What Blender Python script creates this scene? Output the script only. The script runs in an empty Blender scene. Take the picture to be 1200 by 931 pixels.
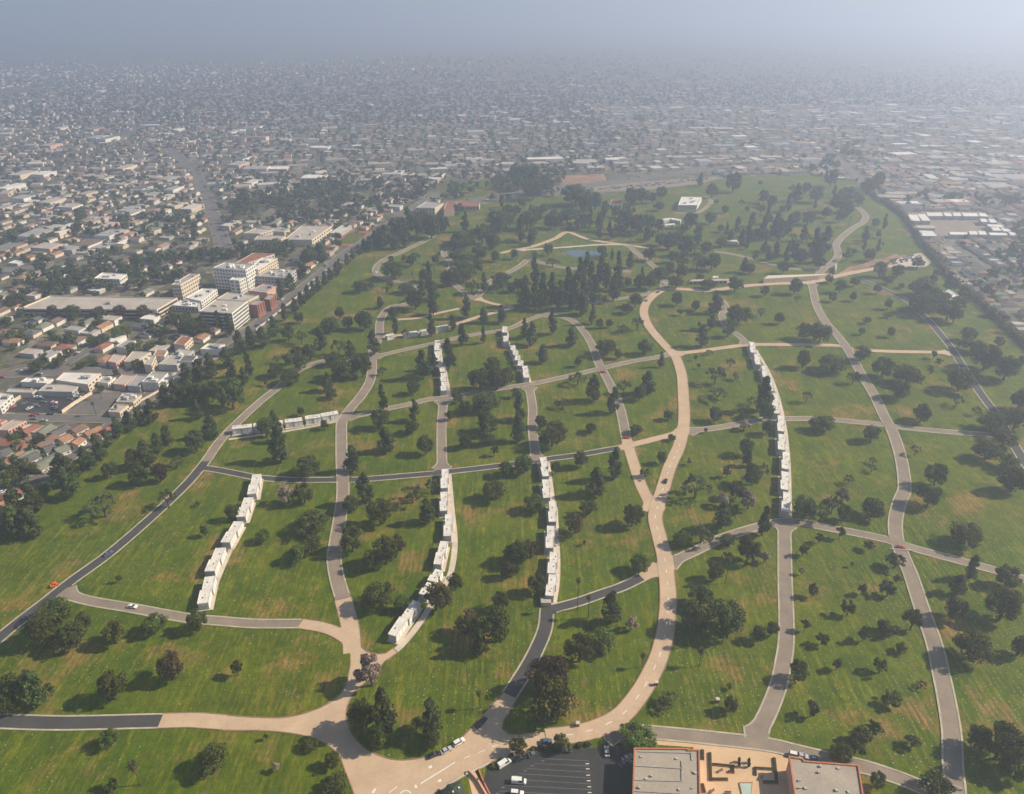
import bpy, bmesh, math, random
import numpy as np
from mathutils import Vector, Matrix

# ------------------------------------------------------------------ camera, sky, sun, exposure
SC = bpy.context.scene
COL = SC.collection
W0, H0 = 1200.0, 931.0
F = 866.0                       # focal length in photo pixels
YH = 2.0                       # horizon row
CAMZ = 252.0
PITCH = math.atan((H0 / 2 - YH) / F)
cam_d = bpy.data.cameras.new('camera')
cam_d.sensor_width = 36.0
cam_d.lens = 36.0 * F / W0
cam_d.clip_start = 1.0
cam_d.clip_end = 100000.0
cam = bpy.data.objects.new('camera', cam_d)
COL.objects.link(cam)
cam.location = (0, 0, CAMZ)
cam.rotation_euler = (math.pi / 2 - PITCH, 0, 0)
SC.camera = cam

SUN_AZ = math.radians(7.0)      # ahead of +X
SUN_EL = math.radians(37.0)
world = bpy.data.worlds.new('World')
SC.world = world
world.use_nodes = True
wn = world.node_tree
sky = wn.nodes.new('ShaderNodeTexSky')
sky.sky_type = 'NISHITA'
sky.sun_disc = False
sky.sun_elevation = SUN_EL
sky.sun_rotation = math.pi / 2 - SUN_AZ
sky.altitude = 250
sky.air_density = 1.0
sky.dust_density = 0.2
bg = wn.nodes['Background']
wn.links.new(sky.outputs[0], bg.inputs[0])
bg.inputs[1].default_value = 0.065

sun_d = bpy.data.lights.new('sun', 'SUN')
sun_d.energy = 5.0
sun_d.angle = math.radians(0.5)
sun_d.color = (1.0, 0.87, 0.66)
sun = bpy.data.objects.new('sun', sun_d)
COL.objects.link(sun)
sdir = Vector((math.cos(SUN_EL) * math.cos(SUN_AZ), math.cos(SUN_EL) * math.sin(SUN_AZ), math.sin(SUN_EL)))
sun.rotation_euler = sdir.to_track_quat('Z', 'Y').to_euler()
sun.location = (300, 300, 400)

SC.view_settings.view_transform = 'Standard'
SC.view_settings.look = 'None'
SC.view_settings.exposure = 0.6
SC.view_settings.gamma = 1.0
SC.render.engine = 'CYCLES'
SC.cycles.use_denoising = True
SC.cycles.max_bounces = 4
SC.cycles.diffuse_bounces = 2
SC.cycles.transparent_max_bounces = 4
SC.cycles.volume_bounces = 2

HAZE_DENSITY = 0.00045
HAZE_COLOR = (0.70, 0.79, 1.0)
HAZE_ANISO = 0.55

# ------------------------------------------------------------------ projection helpers
cp, sp = math.cos(PITCH), math.sin(PITCH)
def px(u, v, z=0.0):
    """ground place (at height z) that the photo shows at pixel u, v"""
    a = (u - W0 / 2) / F
    b = (H0 / 2 - v) / F
    dy = cp + b * sp
    dz = -sp + b * cp
    t = (z - CAMZ) / dz
    return (a * t, dy * t)
def proj(x, y, z):
    dz = z - CAMZ
    depth = y * cp - dz * sp
    up = y * sp + dz * cp
    return (W0 / 2 + F * x / depth, H0 / 2 - F * up / depth, depth)

# ------------------------------------------------------------------ object helpers
def link(name, data, parent=None, **props):
    o = bpy.data.objects.new(name, data)
    COL.objects.link(o)
    if parent is not None:
        o.parent = parent
    for k, v in props.items():
        o[k] = v
    return o
def empty(name, loc, rz=0.0, **props):
    o = link(name, None, None, **props)
    o.location = loc
    o.rotation_euler = (0, 0, rz)
    o.empty_display_size = 0.5
    return o
def mesh(name, verts, faces, mats, midx=None, smooth=False):
    m = bpy.data.meshes.new(name)
    m.from_pydata([tuple(v) for v in verts], [], faces)
    for mt in (mats if isinstance(mats, (list, tuple)) else [mats]):
        m.materials.append(mt)
    if midx is not None:
        m.polygons.foreach_set('material_index', midx)
    if smooth:
        m.polygons.foreach_set('use_smooth', [True] * len(m.polygons))
    m.update()
    return m
class MB:
    def __init__(s):
        s.v, s.f, s.mi = [], [], []
    def add(s, vs, fs, mi=0):
        n = len(s.v)
        s.v += [tuple(p) for p in vs]
        s.f += [tuple(i + n for i in f) for f in fs]
        s.mi += [mi] * len(fs)
    def box(s, cx, cy, z0, lx, ly, h, rz=0.0, mi=0, bottom=True):
        c, sn = math.cos(rz), math.sin(rz)
        pts = []
        for z in (z0, z0 + h):
            for dx, dy in ((-1, -1), (1, -1), (1, 1), (-1, 1)):
                x, y = dx * lx / 2, dy * ly / 2
                pts.append((cx + x * c - y * sn, cy + x * sn + y * c, z))
        fs = [(4, 5, 6, 7), (0, 1, 5, 4), (1, 2, 6, 5), (2, 3, 7, 6), (3, 0, 4, 7)]
        if bottom:
            fs.append((3, 2, 1, 0))
        s.add(pts, fs, mi)
    def prism(s, poly, z0, z1, mi=0, bottom=True):
        n = len(poly)
        area = sum(poly[i][0] * poly[(i + 1) % n][1] - poly[(i + 1) % n][0] * poly[i][1] for i in range(n))
        if area < 0:
            poly = poly[::-1]
        pts = [(p[0], p[1], z0) for p in poly] + [(p[0], p[1], z1) for p in poly]
        fs = [tuple(range(n, 2 * n))] + [(i, (i + 1) % n, n + (i + 1) % n, n + i) for i in range(n)]
        if bottom:
            fs.append(tuple(range(n - 1, -1, -1)))
        s.add(pts, fs, mi)
    def tube(s, p0, p1, r0, r1, n=7, mi=0):
        p0, p1 = Vector(p0), Vector(p1)
        d = (p1 - p0).normalized()
        a = d.orthogonal().normalized()
        b = d.cross(a)
        pts = []
        for p, r in ((p0, r0), (p1, r1)):
            for i in range(n):
                t = 2 * math.pi * i / n
                pts.append(p + a * math.cos(t) * r + b * math.sin(t) * r)
        s.add(pts, [(i, (i + 1) % n, n + (i + 1) % n, n + i) for i in range(n)] + [tuple(range(n, 2 * n)), tuple(range(n - 1, -1, -1))], mi)
    def mesh(s, name, mats, smooth=False):
        return mesh(name, s.v, s.f, mats, s.mi, smooth)

# ------------------------------------------------------------------ materials
def new_mat(name):
    m = bpy.data.materials.new(name)
    m.use_nodes = True
    nt = m.node_tree
    b = nt.nodes['Principled BSDF']
    b.inputs['Specular IOR Level'].default_value = 0.25
    return m, nt, b
def nodes_noise(nt, scale, detail=4, rough=0.6, vec=None, stretch=None):
    n = nt.nodes.new('ShaderNodeTexNoise')
    n.inputs['Scale'].default_value = scale
    n.inputs['Detail'].default_value = detail
    n.inputs['Roughness'].default_value = rough
    if vec is not None:
        if stretch:
            mp = nt.nodes.new('ShaderNodeVectorMath')
            mp.operation = 'MULTIPLY'
            mp.inputs[1].default_value = stretch
            nt.links.new(vec, mp.inputs[0])
            vec = mp.outputs[0]
        nt.links.new(vec, n.inputs['Vector'])
    return n.outputs[0]
def nodes_ramp(nt, fac, stops):
    r = nt.nodes.new('ShaderNodeValToRGB')
    el = r.color_ramp.elements
    while len(el) < len(stops):
        el.new(0.5)
    for e, (p, c) in zip(el, stops):
        e.position = p
        e.color = (c[0], c[1], c[2], 1) if isinstance(c, (tuple, list)) else (c, c, c, 1)
    nt.links.new(fac, r.inputs[0])
    return r.outputs[0]
def nodes_mix(nt, fac, a, b, mode='MIX'):
    m = nt.nodes.new('ShaderNodeMix')
    m.data_type = 'RGBA'
    m.blend_type = mode
    for sock, val in ((m.inputs[0], fac), (m.inputs[6], a), (m.inputs[7], b)):
        if hasattr(val, 'is_output'):
            nt.links.new(val, sock)
        elif isinstance(val, (tuple, list)):
            sock.default_value = (*val[:3], 1)
        else:
            sock.default_value = val
    return m.outputs[2]
def nodes_math(nt, op, a, b=0.0):
    m = nt.nodes.new('ShaderNodeMath')
    m.operation = op
    for sock, val in ((m.inputs[0], a), (m.inputs[1], b)):
        if hasattr(val, 'is_output'):
            nt.links.new(val, sock)
        else:
            sock.default_value = val
    return m.outputs[0]
def pos(nt):
    return nt.nodes.new('ShaderNodeNewGeometry').outputs['Position']
def surf(name, col, rough=0.85, var=0.25, scale=0.4, fine=3.0, metal=0.0, spec=None):
    """plain surface with blotches and fine grain"""
    m, nt, b = new_mat(name)
    p = pos(nt)
    big = nodes_ramp(nt, nodes_noise(nt, scale, 5, 0.65, p), [(0.3, 1 - var), (0.7, 1 + var * 0.6)])
    fin = nodes_ramp(nt, nodes_noise(nt, fine, 3, 0.6, p), [(0.3, 1 - var * 0.5), (0.7, 1 + var * 0.4)])
    c = nodes_mix(nt, 1.0, col, big, 'MULTIPLY')
    c = nodes_mix(nt, 1.0, c, fin, 'MULTIPLY')
    nt.links.new(c, b.inputs['Base Color'])
    b.inputs['Roughness'].default_value = rough
    b.inputs['Metallic'].default_value = metal
    if spec is not None:
        b.inputs['Specular IOR Level'].default_value = spec
    return m
def road_mat(name, col, patch, rough=0.9):
    """worn paving: blotches, darker wheel stains, repair seams across"""
    m, nt, b = new_mat(name)
    p = pos(nt)
    n1 = nodes_noise(nt, 0.09, 6, 0.7, p)
    n2 = nodes_noise(nt, 0.8, 4, 0.6, p)
    n3 = nodes_noise(nt, 5.0, 2, 0.6, p)
    c = nodes_mix(nt, nodes_ramp(nt, n1, [(0.35, 0.0), (0.68, 1.0)]), col, patch)
    c = nodes_mix(nt, 1.0, c, nodes_ramp(nt, n2, [(0.25, 0.92), (0.75, 1.06)]), 'MULTIPLY')
    c = nodes_mix(nt, 1.0, c, nodes_ramp(nt, n3, [(0.25, 0.94), (0.75, 1.05)]), 'MULTIPLY')
    nt.links.new(c, b.inputs['Base Color'])
    b.inputs['Roughness'].default_value = rough
    return m
M = {}
M['tan_road'] = road_mat('tan_concrete_road', (0.56, 0.41, 0.28), (0.45, 0.325, 0.225))
M['grey_road'] = road_mat('grey_worn_asphalt', (0.29, 0.23, 0.18), (0.20, 0.165, 0.135))
M['dark_road'] = road_mat('dark_asphalt', (0.075, 0.072, 0.075), (0.055, 0.053, 0.055))
M['lot'] = road_mat('parking_asphalt', (0.035, 0.036, 0.04), (0.05, 0.05, 0.052))
M['street'] = road_mat('street_asphalt', (0.17, 0.155, 0.145), (0.12, 0.11, 0.105))
M['kerb'] = surf('kerb_concrete', (0.46, 0.40, 0.31), var=0.3, scale=0.15)
M['brown_kerb'] = surf('stained_brown_kerb', (0.27, 0.17, 0.11), var=0.35, scale=0.15)
M['walk'] = surf('path_concrete', (0.55, 0.47, 0.40), var=0.2, scale=0.15)
M['paint'] = surf('white_road_paint', (0.75, 0.72, 0.66), var=0.15)
M['soil'] = surf('bare_orange_soil', (0.33, 0.19, 0.115), var=0.5, scale=0.05, fine=0.6)
M['terracotta'] = surf('terracotta_paving', (0.60, 0.41, 0.25), var=0.15, scale=0.08, fine=1.2)
M['white'] = surf('white_concrete', (0.70, 0.66, 0.61), var=0.22, scale=0.3)
M['white_wall'] = surf('white_stucco', (0.72, 0.69, 0.64), var=0.12, scale=0.5)
M['crypt'] = surf('pale_crypt_stone', (0.50, 0.47, 0.43), var=0.15, scale=0.8)
M['dark'] = surf('dark_opening', (0.03, 0.03, 0.035), var=0.2)
M['glass'] = surf('window_glass', (0.04, 0.05, 0.06), rough=0.15, var=0.2, spec=0.6)
M['cream'] = surf('cream_stucco', (0.66, 0.55, 0.42), var=0.12)
M['pink'] = surf('pink_stucco', (0.62, 0.38, 0.29), var=0.15)
M['grey_wall'] = surf('grey_stucco', (0.45, 0.44, 0.43), var=0.15)
M['brick'] = surf('red_brick', (0.30, 0.125, 0.085), var=0.2)
M['tan_roof'] = surf('tan_gravel_roof', (0.45, 0.40, 0.35), var=0.2, scale=0.1, fine=0.8)
M['grey_roof'] = surf('grey_gravel_roof', (0.36, 0.34, 0.33), var=0.22, scale=0.1, fine=0.8)
M['white_roof'] = surf('white_roof', (0.72, 0.69, 0.65), var=0.18, scale=0.1, fine=0.8)
M['red_tile'] = surf('red_clay_tiles', (0.31, 0.125, 0.085), var=0.3, scale=0.2)
M['orange_tile'] = surf('orange_clay_tiles', (0.35, 0.19, 0.115), var=0.3, scale=0.2)
M['brown_shingle'] = surf('brown_shingles', (0.20, 0.13, 0.10), var=0.25, scale=0.2)
M['dark_shingle'] = surf('dark_grey_shingles', (0.13, 0.125, 0.125), var=0.25, scale=0.2)
M['green_shingle'] = surf('grey_green_shingles', (0.21, 0.22, 0.17), var=0.25, scale=0.2)
M['trim'] = surf('red_orange_parapet', (0.48, 0.17, 0.09), var=0.15)
M['pond'] = surf('pond_water', (0.085, 0.13, 0.15), rough=0.12, var=0.15, spec=0.6)
M['hall_roof'] = surf('hall_gravel_roof', (0.36, 0.31, 0.25), var=0.15, scale=0.1, fine=0.8)
M['lot_paint'] = surf('faded_lot_paint', (0.26, 0.25, 0.24), var=0.3)
M['pool'] = surf('pool_water', (0.42, 0.52, 0.45), rough=0.1, var=0.1, spec=0.6)
M['bark'] = surf('bark', (0.10, 0.075, 0.055), var=0.3, scale=1.5)
M['marker'] = surf('grave_marker_stone', (0.34, 0.32, 0.26), var=0.4, scale=0.7)
M['tyre'] = surf('tyre_rubber', (0.02, 0.02, 0.02))
M['rim'] = surf('wheel_rim', (0.4, 0.4, 0.4), rough=0.4, metal=0.7)
M['lamp_lens'] = surf('lamp_lens', (0.6, 0.6, 0.55), rough=0.2)
M['tail_lens'] = surf('tail_lens', (0.35, 0.02, 0.02), rough=0.2)
M['planter'] = surf('planter_brick', (0.30, 0.15, 0.09), var=0.25)
for nm, c in (('white', (0.75, 0.74, 0.72)), ('black', (0.015, 0.015, 0.018)), ('silver', (0.42, 0.43, 0.45)),
              ('red', (0.45, 0.04, 0.025)), ('blue', (0.08, 0.12, 0.22)), ('grey', (0.14, 0.15, 0.16)), ('orange', (0.7, 0.13, 0.02))):
    M['car_' + nm] = surf('car_paint_' + nm, c, rough=0.3, var=0.06, spec=0.5)

def lawn_mat():
    m, nt, b = new_mat('mown_lawn')
    p = pos(nt)
    big = nodes_noise(nt, 0.012, 5, 0.6, p)
    mid = nodes_noise(nt, 0.06, 6, 0.65, p)
    fine = nodes_noise(nt, 1.3, 4, 0.7, p)
    streak = nodes_noise(nt, 1.0, 3, 0.6, p, (0.42, 0.045, 1.0))
    streak2 = nodes_noise(nt, 1.0, 3, 0.6, p, (0.9, 0.12, 1.0))
    sep = nt.nodes.new('ShaderNodeSeparateXYZ')
    nt.links.new(p, sep.inputs[0])
    # rows of graves, about 2.4 m apart, running along Y with a gentle wobble
    wob = nodes_math(nt, 'MULTIPLY', nodes_noise(nt, 0.02, 2, 0.5, p), 5.0)
    ph = nodes_math(nt, 'MULTIPLY', nodes_math(nt, 'ADD', sep.outputs[0], wob), 2 * math.pi / 2.6)
    row = nodes_math(nt, 'SINE', ph)
    row01 = nodes_math(nt, 'ADD', nodes_math(nt, 'MULTIPLY', row, 0.5), 0.5)
    g = nodes_mix(nt, nodes_ramp(nt, big, [(0.35, 0.0), (0.65, 1.0)]), (0.066, 0.112, 0.003), (0.112, 0.140, 0.004))
    g = nodes_mix(nt, nodes_ramp(nt, mid, [(0.36, 0.0), (0.66, 0.85)]), g, (0.046, 0.082, 0.003))
    # yellow-green streaks along the rows
    sk = nodes_ramp(nt, streak, [(0.50, 0.0), (0.70, 0.7)])
    g = nodes_mix(nt, sk, g, (0.19, 0.185, 0.010))
    # dry row bands, patchy
    rb = nodes_ramp(nt, row01, [(0.45, 0.0), (0.9, 1.0)])
    zone = nodes_ramp(nt, nodes_noise(nt, 0.017, 4, 0.6, p), [(0.46, 0.05), (0.62, 1.0)])
    dry = nodes_math(nt, 'MULTIPLY', rb, nodes_ramp(nt, streak2, [(0.38, 0.05), (0.62, 1.0)]))
    dry = nodes_math(nt, 'MULTIPLY', dry, zone)
    g = nodes_mix(nt, nodes_math(nt, 'MULTIPLY', dry, 0.55), g, (0.19, 0.125, 0.035))
    # bare brown patches
    bp = nodes_noise(nt, 0.028, 8, 0.70, p)
    bare = nodes_ramp(nt, bp, [(0.535, 0.0), (0.63, 0.95)])
    bare = nodes_math(nt, 'MULTIPLY', bare, nodes_ramp(nt, streak2, [(0.30, 0.2), (0.58, 1.0)]))
    bare = nodes_math(nt, 'MULTIPLY', bare, nodes_ramp(nt, row01, [(0.0, 0.45), (0.7, 1.0)]))
    g = nodes_mix(nt, bare, g, (0.30, 0.165, 0.065))
    g = nodes_mix(nt, 1.0, g, nodes_ramp(nt, fine, [(0.25, 0.62), (0.75, 1.35)]), 'MULTIPLY')
    tuft = nodes_noise(nt, 1.0, 4, 0.75, p, (1.6, 0.28, 1.0))
    g = nodes_mix(nt, 1.0, g, nodes_ramp(nt, tuft, [(0.30, 0.62), (0.70, 1.38)]), 'MULTIPLY')
    mott = nodes_noise(nt, 0.22, 5, 0.7, p)
    g = nodes_mix(nt, 1.0, g, nodes_ramp(nt, mott, [(0.32, 0.74), (0.68, 1.2)]), 'MULTIPLY')
    nt.links.new(g, b.inputs['Base Color'])
    b.inputs['Roughness'].default_value = 0.95
    b.inputs['Specular IOR Level'].default_value = 0.1
    bp2 = nt.nodes.new('ShaderNodeBump')
    bp2.inputs['Strength'].default_value = 0.5
    bp2.inputs['Distance'].default_value = 0.12
    nt.links.new(fine, bp2.inputs['Height'])
    nt.links.new(bp2.outputs[0], b.inputs['Normal'])
    return m
M['lawn'] = lawn_mat()
def town_ground_mat():
    m, nt, b = new_mat('town_yards')
    p = pos(nt)
    vo = nt.nodes.new('ShaderNodeTexVoronoi')
    vo.inputs['Scale'].default_value = 0.085
    nt.links.new(p, vo.inputs['Vector'])
    sp_ = nt.nodes.new('ShaderNodeSeparateColor')
    nt.links.new(vo.outputs['Color'], sp_.inputs[0])
    c = nodes_ramp(nt, sp_.outputs[0], [(0.0, (0.050, 0.062, 0.020)), (0.28, (0.10, 0.105, 0.035)), (0.46, (0.17, 0.145, 0.105)), (0.64, (0.12, 0.112, 0.105)), (0.82, (0.32, 0.255, 0.19)), (1.0, (0.065, 0.072, 0.028))])
    n = nodes_noise(nt, 0.16, 5, 0.7, p)
    c = nodes_mix(nt, nodes_ramp(nt, n, [(0.42, 0.0), (0.62, 0.75)]), c, (0.060, 0.066, 0.026))
    n2 = nodes_noise(nt, 0.5, 4, 0.7, p)
    c = nodes_mix(nt, 1.0, c, nodes_ramp(nt, n2, [(0.3, 0.65), (0.7, 1.3)]), 'MULTIPLY')
    nt.links.new(c, b.inputs['Base Color'])
    b.inputs['Roughness'].default_value = 0.95
    return m
M['town'] = town_ground_mat()

def leaf_mat(name, c_dark, c_light, trans=0.25):
    m, nt, b = new_mat(name)
    oi = nt.nodes.new('ShaderNodeObjectInfo')
    at = nt.nodes.new('ShaderNodeAttribute')
    at.attribute_name = 'tone'
    base = nodes_mix(nt, at.outputs['Fac'], c_dark, c_light)
    hs = nt.nodes.new('ShaderNodeHueSaturation')
    nt.links.new(base, hs.inputs['Color'])
    nt.links.new(nodes_math(nt, 'ADD', nodes_math(nt, 'MULTIPLY', oi.outputs['Random'], 0.06), 0.47), hs.inputs['Hue'])
    nt.links.new(nodes_math(nt, 'ADD', nodes_math(nt, 'MULTIPLY', oi.outputs['Random'], 0.55), 0.72), hs.inputs['Value'])
    hs.inputs['Saturation'].default_value = 0.95
    nt.links.new(hs.outputs[0], b.inputs['Base Color'])
    b.inputs['Roughness'].default_value = 0.75
    b.inputs['Specular IOR Level'].default_value = 0.2
    tr = nt.nodes.new('ShaderNodeBsdfTranslucent')
    nt.links.new(hs.outputs[0], tr.inputs['Color'])
    mx = nt.nodes.new('ShaderNodeMixShader')
    mx.inputs[0].default_value = trans
    nt.links.new(b.outputs[0], mx.inputs[1])
    nt.links.new(tr.outputs[0], mx.inputs[2])
    nt.links.new(mx.outputs[0], nt.nodes['Material Output'].inputs['Surface'])
    return m
LEAF = {
    'o': leaf_mat('dark_green_leaves', (0.036, 0.050, 0.006), (0.130, 0.150, 0.020)),
    'g': leaf_mat('fresh_green_leaves', (0.065, 0.092, 0.008), (0.175, 0.210, 0.026)),
    'p': leaf_mat('pine_needles', (0.028, 0.042, 0.008), (0.100, 0.120, 0.024), 0.15),
    'w': leaf_mat('grey_green_leaves', (0.062, 0.072, 0.020), (0.145, 0.150, 0.046)),
    'b': leaf_mat('brown_bare_twigs', (0.24, 0.175, 0.14), (0.46, 0.345, 0.28), 0.2),
    'r': leaf_mat('rusty_brown_leaves', (0.055, 0.040, 0.014), (0.150, 0.100, 0.036)),
    'm': leaf_mat('palm_fronds', (0.042, 0.052, 0.016), (0.115, 0.120, 0.048)),
}

# ------------------------------------------------------------------ ground
def hill(x, y):
    h = 38.0 * math.exp(-((x + 150) / 950.0) ** 2 - ((y - 3300) / 800.0) ** 2)
    h += 25.0 * math.exp(-((x - 900) / 900.0) ** 2 - ((y - 4300) / 900.0) ** 2)
    t = min(1.0, max(0.0, (y - 1500.0) / 500.0))
    return h * t * t * (3 - 2 * t)
def build_ground():
    xs = sorted(set([round(s * v, 1) for s in (-1, 1) for v in list(range(0, 4001, 160)) + [5000, 7000, 10000, 16000, 26000, 40000]]))
    ys = [-40000, -10000, -2000, 0, 800, 1400] + list(range(1500, 6001, 150)) + [7000, 9000, 13000, 20000, 40000]
    v = [(x, y, hill(x, y) - 0.02) for y in ys for x in xs]
    n = len(xs)
    f = [(j * n + i, j * n + i + 1, (j + 1) * n + i + 1, (j + 1) * n + i) for j in range(len(ys) - 1) for i in range(n - 1)]
    link('ground', mesh('ground', v, f, M['town'], smooth=True), kind='structure', label='town ground of yards and dry earth reaching the horizon')
build_ground()

def inside(poly, x, y):
    c = False
    n = len(poly)
    j = n - 1
    for i in range(n):
        xi, yi = poly[i]
        xj, yj = poly[j]
        if (yi > y) != (yj > y) and x < (xj - xi) * (y - yi) / (yj - yi) + xi:
            c = not c
        j = i
    return c
def sheet(name, poly_px, z, mat, label, kind='structure'):
    poly = [px(u, v) for u, v in poly_px]
    bm = bmesh.new()
    vs = [bm.verts.new((x, y, z)) for x, y in poly]
    f = bm.faces.new(vs)
    f.normal_update()
    if f.normal.z < 0:
        f.normal_flip()
    bmesh.ops.triangulate(bm, faces=bm.faces[:])
    m = bpy.data.meshes.new(name)
    bm.to_mesh(m)
    bm.free()
    m.materials.append(mat)
    return link(name, m, kind=kind, label=label), poly

LAWN_PX = [(-420, 800), (-150, 650), (20, 582), (60, 567), (95, 536), (140, 508), (195, 467), (250, 424), (305, 391), (360, 347), (413, 304),
           (457, 273), (475, 257), (540, 243), (620, 232), (700, 232), (780, 217), (860, 207), (950, 205), (1000, 213), (1055, 250), (1085, 290),
           (1110, 320), (1165, 370), (1215, 415), (1320, 510), (1500, 700), (1600, 1250), (-420, 1250)]
lawn, LAWN = sheet('lawn', LAWN_PX, 0.0, M['lawn'], 'wide green cemetery lawn with dry brown patches and grave rows')

# ------------------------------------------------------------------ roads
def catmull(pts, step=4.0):
    P = [np.array(p, float) for p in pts]
    if len(P) == 2:
        n = max(1, int(np.linalg.norm(P[1] - P[0]) / step))
        return [P[0] + (P[1] - P[0]) * i / n for i in range(n + 1)]
    P = [2 * P[0] - P[1]] + P + [2 * P[-1] - P[-2]]
    out = []
    for i in range(1, len(P) - 2):
        p0, p1, p2, p3 = P[i - 1:i + 3]
        n = max(1, int(np.linalg.norm(p2 - p1) / step))
        for k in range(n):
            t = k / n
            out.append(0.5 * (2 * p1 + (p2 - p0) * t + (2 * p0 - 5 * p1 + 4 * p2 - p3) * t * t + (3 * p1 - p0 - 3 * p2 + p3) * t ** 3))
    out.append(P[-2])
    return out
def offset_line(line, d):
    L = np.array(line)
    if np.ndim(d):
        d = np.asarray(d)[:, None]
    T = np.gradient(L, axis=0)
    T /= np.linalg.norm(T, axis=1)[:, None] + 1e-9
    N = np.stack([-T[:, 1], T[:, 0]], 1)
    return L + N * d
ROADS = []      # dict(name, line, hw, mat)
_road_z = [0.012]
def road(label, pts_px, width, mat, kerb=True, name='road'):
    line = catmull([px(u, v) for u, v in pts_px], 2.5)
    ROADS.append(dict(label=label, line=np.array(line), hw=width / 2, mat=mat, kerb=kerb, name=name))
PLAZA_PX = [(258, 838), (300, 841), (339, 840.5), (377, 829), (400, 812), (409, 789), (411, 768), (405, 757), (399, 745), (418, 735), (421, 742), (423, 758), (436, 766), (452, 766), (461, 760), (466, 765), (451, 775),
            (440, 790), (428, 800), (413, 815), (406, 835), (408, 851), (418, 868), (436, 882), (465, 891), (501, 887), (532, 872), (558, 848),
            (590, 812), (606, 818), (590, 845), (588, 854), (595, 860), (610, 861), (650, 857), (650, 873), (600, 886), (566, 897), (513, 927), (500, 960), (420, 960), (415, 931), (405, 905), (395, 882), (369, 866), (339, 859), (300, 856), (258, 855)]
plaza, PLAZA = sheet('forecourt', PLAZA_PX, 0.010, M['tan_road'], 'broad tan concrete forecourt where the drives meet')

road('dark asphalt perimeter drive on the avenue side', [(-90, 822), (-40, 782), (12, 737), (52, 706), (85, 680), (129, 648), (180, 604), (219, 567), (241, 541)], 7.0, 'dark_road')
road('worn grey stretch of the perimeter drive', [(241, 541), (262, 512), (300, 475), (325, 455), (350, 434), (382, 423), (412, 421), (436, 420)], 7.0, 'grey_road')
road('worn grey winding drive between the lawns', [(402, 702), (395, 678), (391.5, 655), (394, 634), (399, 603), (402, 577), (400.5, 539), (400, 510), (401, 495), (410, 480), (425, 462), (435, 442), (437, 412), (444, 395), (446, 375), (457, 361), (475, 357), (490, 345), (490, 336), (475, 332), (452, 327), (441, 320), (442, 312), (452, 304), (472, 295), (495, 284), (507, 277)], 7.6, 'grey_road')
road('tan concrete end of the winding drive', [(413, 765), (411, 737), (402, 702)], 8.5, 'tan_road')
road('grey cross drive below the diagonal mausoleum row', [(72, 694), (103, 704), (155, 713), (219, 724.5), (258, 728), (300, 731), (352, 731)], 6.0, 'grey_road')
road('tan end of the lower cross drive', [(352, 731), (377, 735), (394, 741), (407, 749)], 6.5, 'tan_road')
road('black asphalt drive at the corner lawn', [(-90, 843), (0, 845.6), (77, 847.5), (188, 845)], 7.2, 'dark_road')
road('tan drive leading into the forecourt', [(188, 845), (225, 844), (262, 846.5)], 7.4, 'tan_road')
road('broad tan main drive with dashed centre line', [(640, 865), (677, 860), (703, 852.5), (729, 838), (752, 810), (770, 776), (778, 750), (782, 724), (783, 695), (779, 655), (772.7, 629), (768, 608), (771, 593), (778, 570), (785.6, 546), (796, 523), (801, 500), (802, 485), (801, 465), (799, 440), (792.5, 420), (785, 411), (770, 395), (759, 380), (754.5, 365), (760, 352), (775, 341), (790, 339), (812, 340), (832, 341), (870, 336), (905, 333), (950, 331), (985, 323), (1020, 316), (1050, 311)], 8.4, 'tan_road')
road('tan branch of the road fork', [(767, 600), (752, 570), (743, 544), (736.6, 523), (734, 514)], 7.6, 'tan_road')
road('grey drive running up from the road fork', [(734, 514), (727.5, 482), (720, 462), (712, 445), (706, 434), (701, 425), (695, 407), (685, 390), (672, 377), (655, 371), (637, 369)], 7.0, 'grey_road')
road('dark lower cross drive with pale kerbs', [(241, 549), (258, 551.5), (295, 559), (308, 560.6), (346, 563), (390, 562.6), (411, 562.6), (444, 560.6), (514, 554.6), (527, 553), (586, 546), (638.6, 538.7), (677, 533.5), (726, 525)], 6.0, 'dark_road')
road('tan stretch of the lower cross drive', [(726, 525), (744, 520.6), (780, 511.6), (803, 506)], 6.2, 'tan_road')
road('pale cross drive past the eastern lawns', [(803, 506), (832, 502.6), (850, 500), (897, 492), (920, 491), (960, 491), (1000, 494.5), (1035, 498), (1055, 501), (1100, 505.5), (1162, 510), (1184, 512)], 6.4, 'grey_road')
road('dark upper cross drive below the stepped rows', [(404, 490), (430, 485), (455, 479), (475, 475), (500, 469), (517.5, 467), (537, 464.5), (575, 457.5), (617.5, 451), (637, 447.5), (675, 439), (705, 432), (740, 424), (770, 419), (790, 415)], 6.2, 'grey_road')
road('pale upper cross drive on the eastern lawns', [(790, 415), (825, 411), (850, 407.5), (875, 404.5), (900, 404), (950, 404.5), (985, 405.5), (1000, 409.5), (1040, 412), (1092, 413), (1114, 414)], 6.4, 'tan_road')
road('narrow grey lane below the first stepped row', [(518, 551), (517.5, 520), (517.5, 500), (519.5, 469)], 6.6, 'grey_road')
road('narrow dark lane below the second stepped row', [(630, 540), (627, 528), (624, 500), (624, 477.5), (620, 453)], 6.6, 'grey_road')
road('dark lane below the straight mausoleum row', [(641, 714), (638.6, 737), (628, 763), (615.5, 786), (597, 815)], 7.2, 'dark_road')
road('dark slanting lane to the main drive', [(642, 716), (649, 713.5), (677, 706), (703, 697), (729, 688), (752, 677)], 6.2, 'dark_road')
road('tan mouth of the slanting lane', [(752, 677), (765, 671), (780, 667)], 6.6, 'tan_road')
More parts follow.
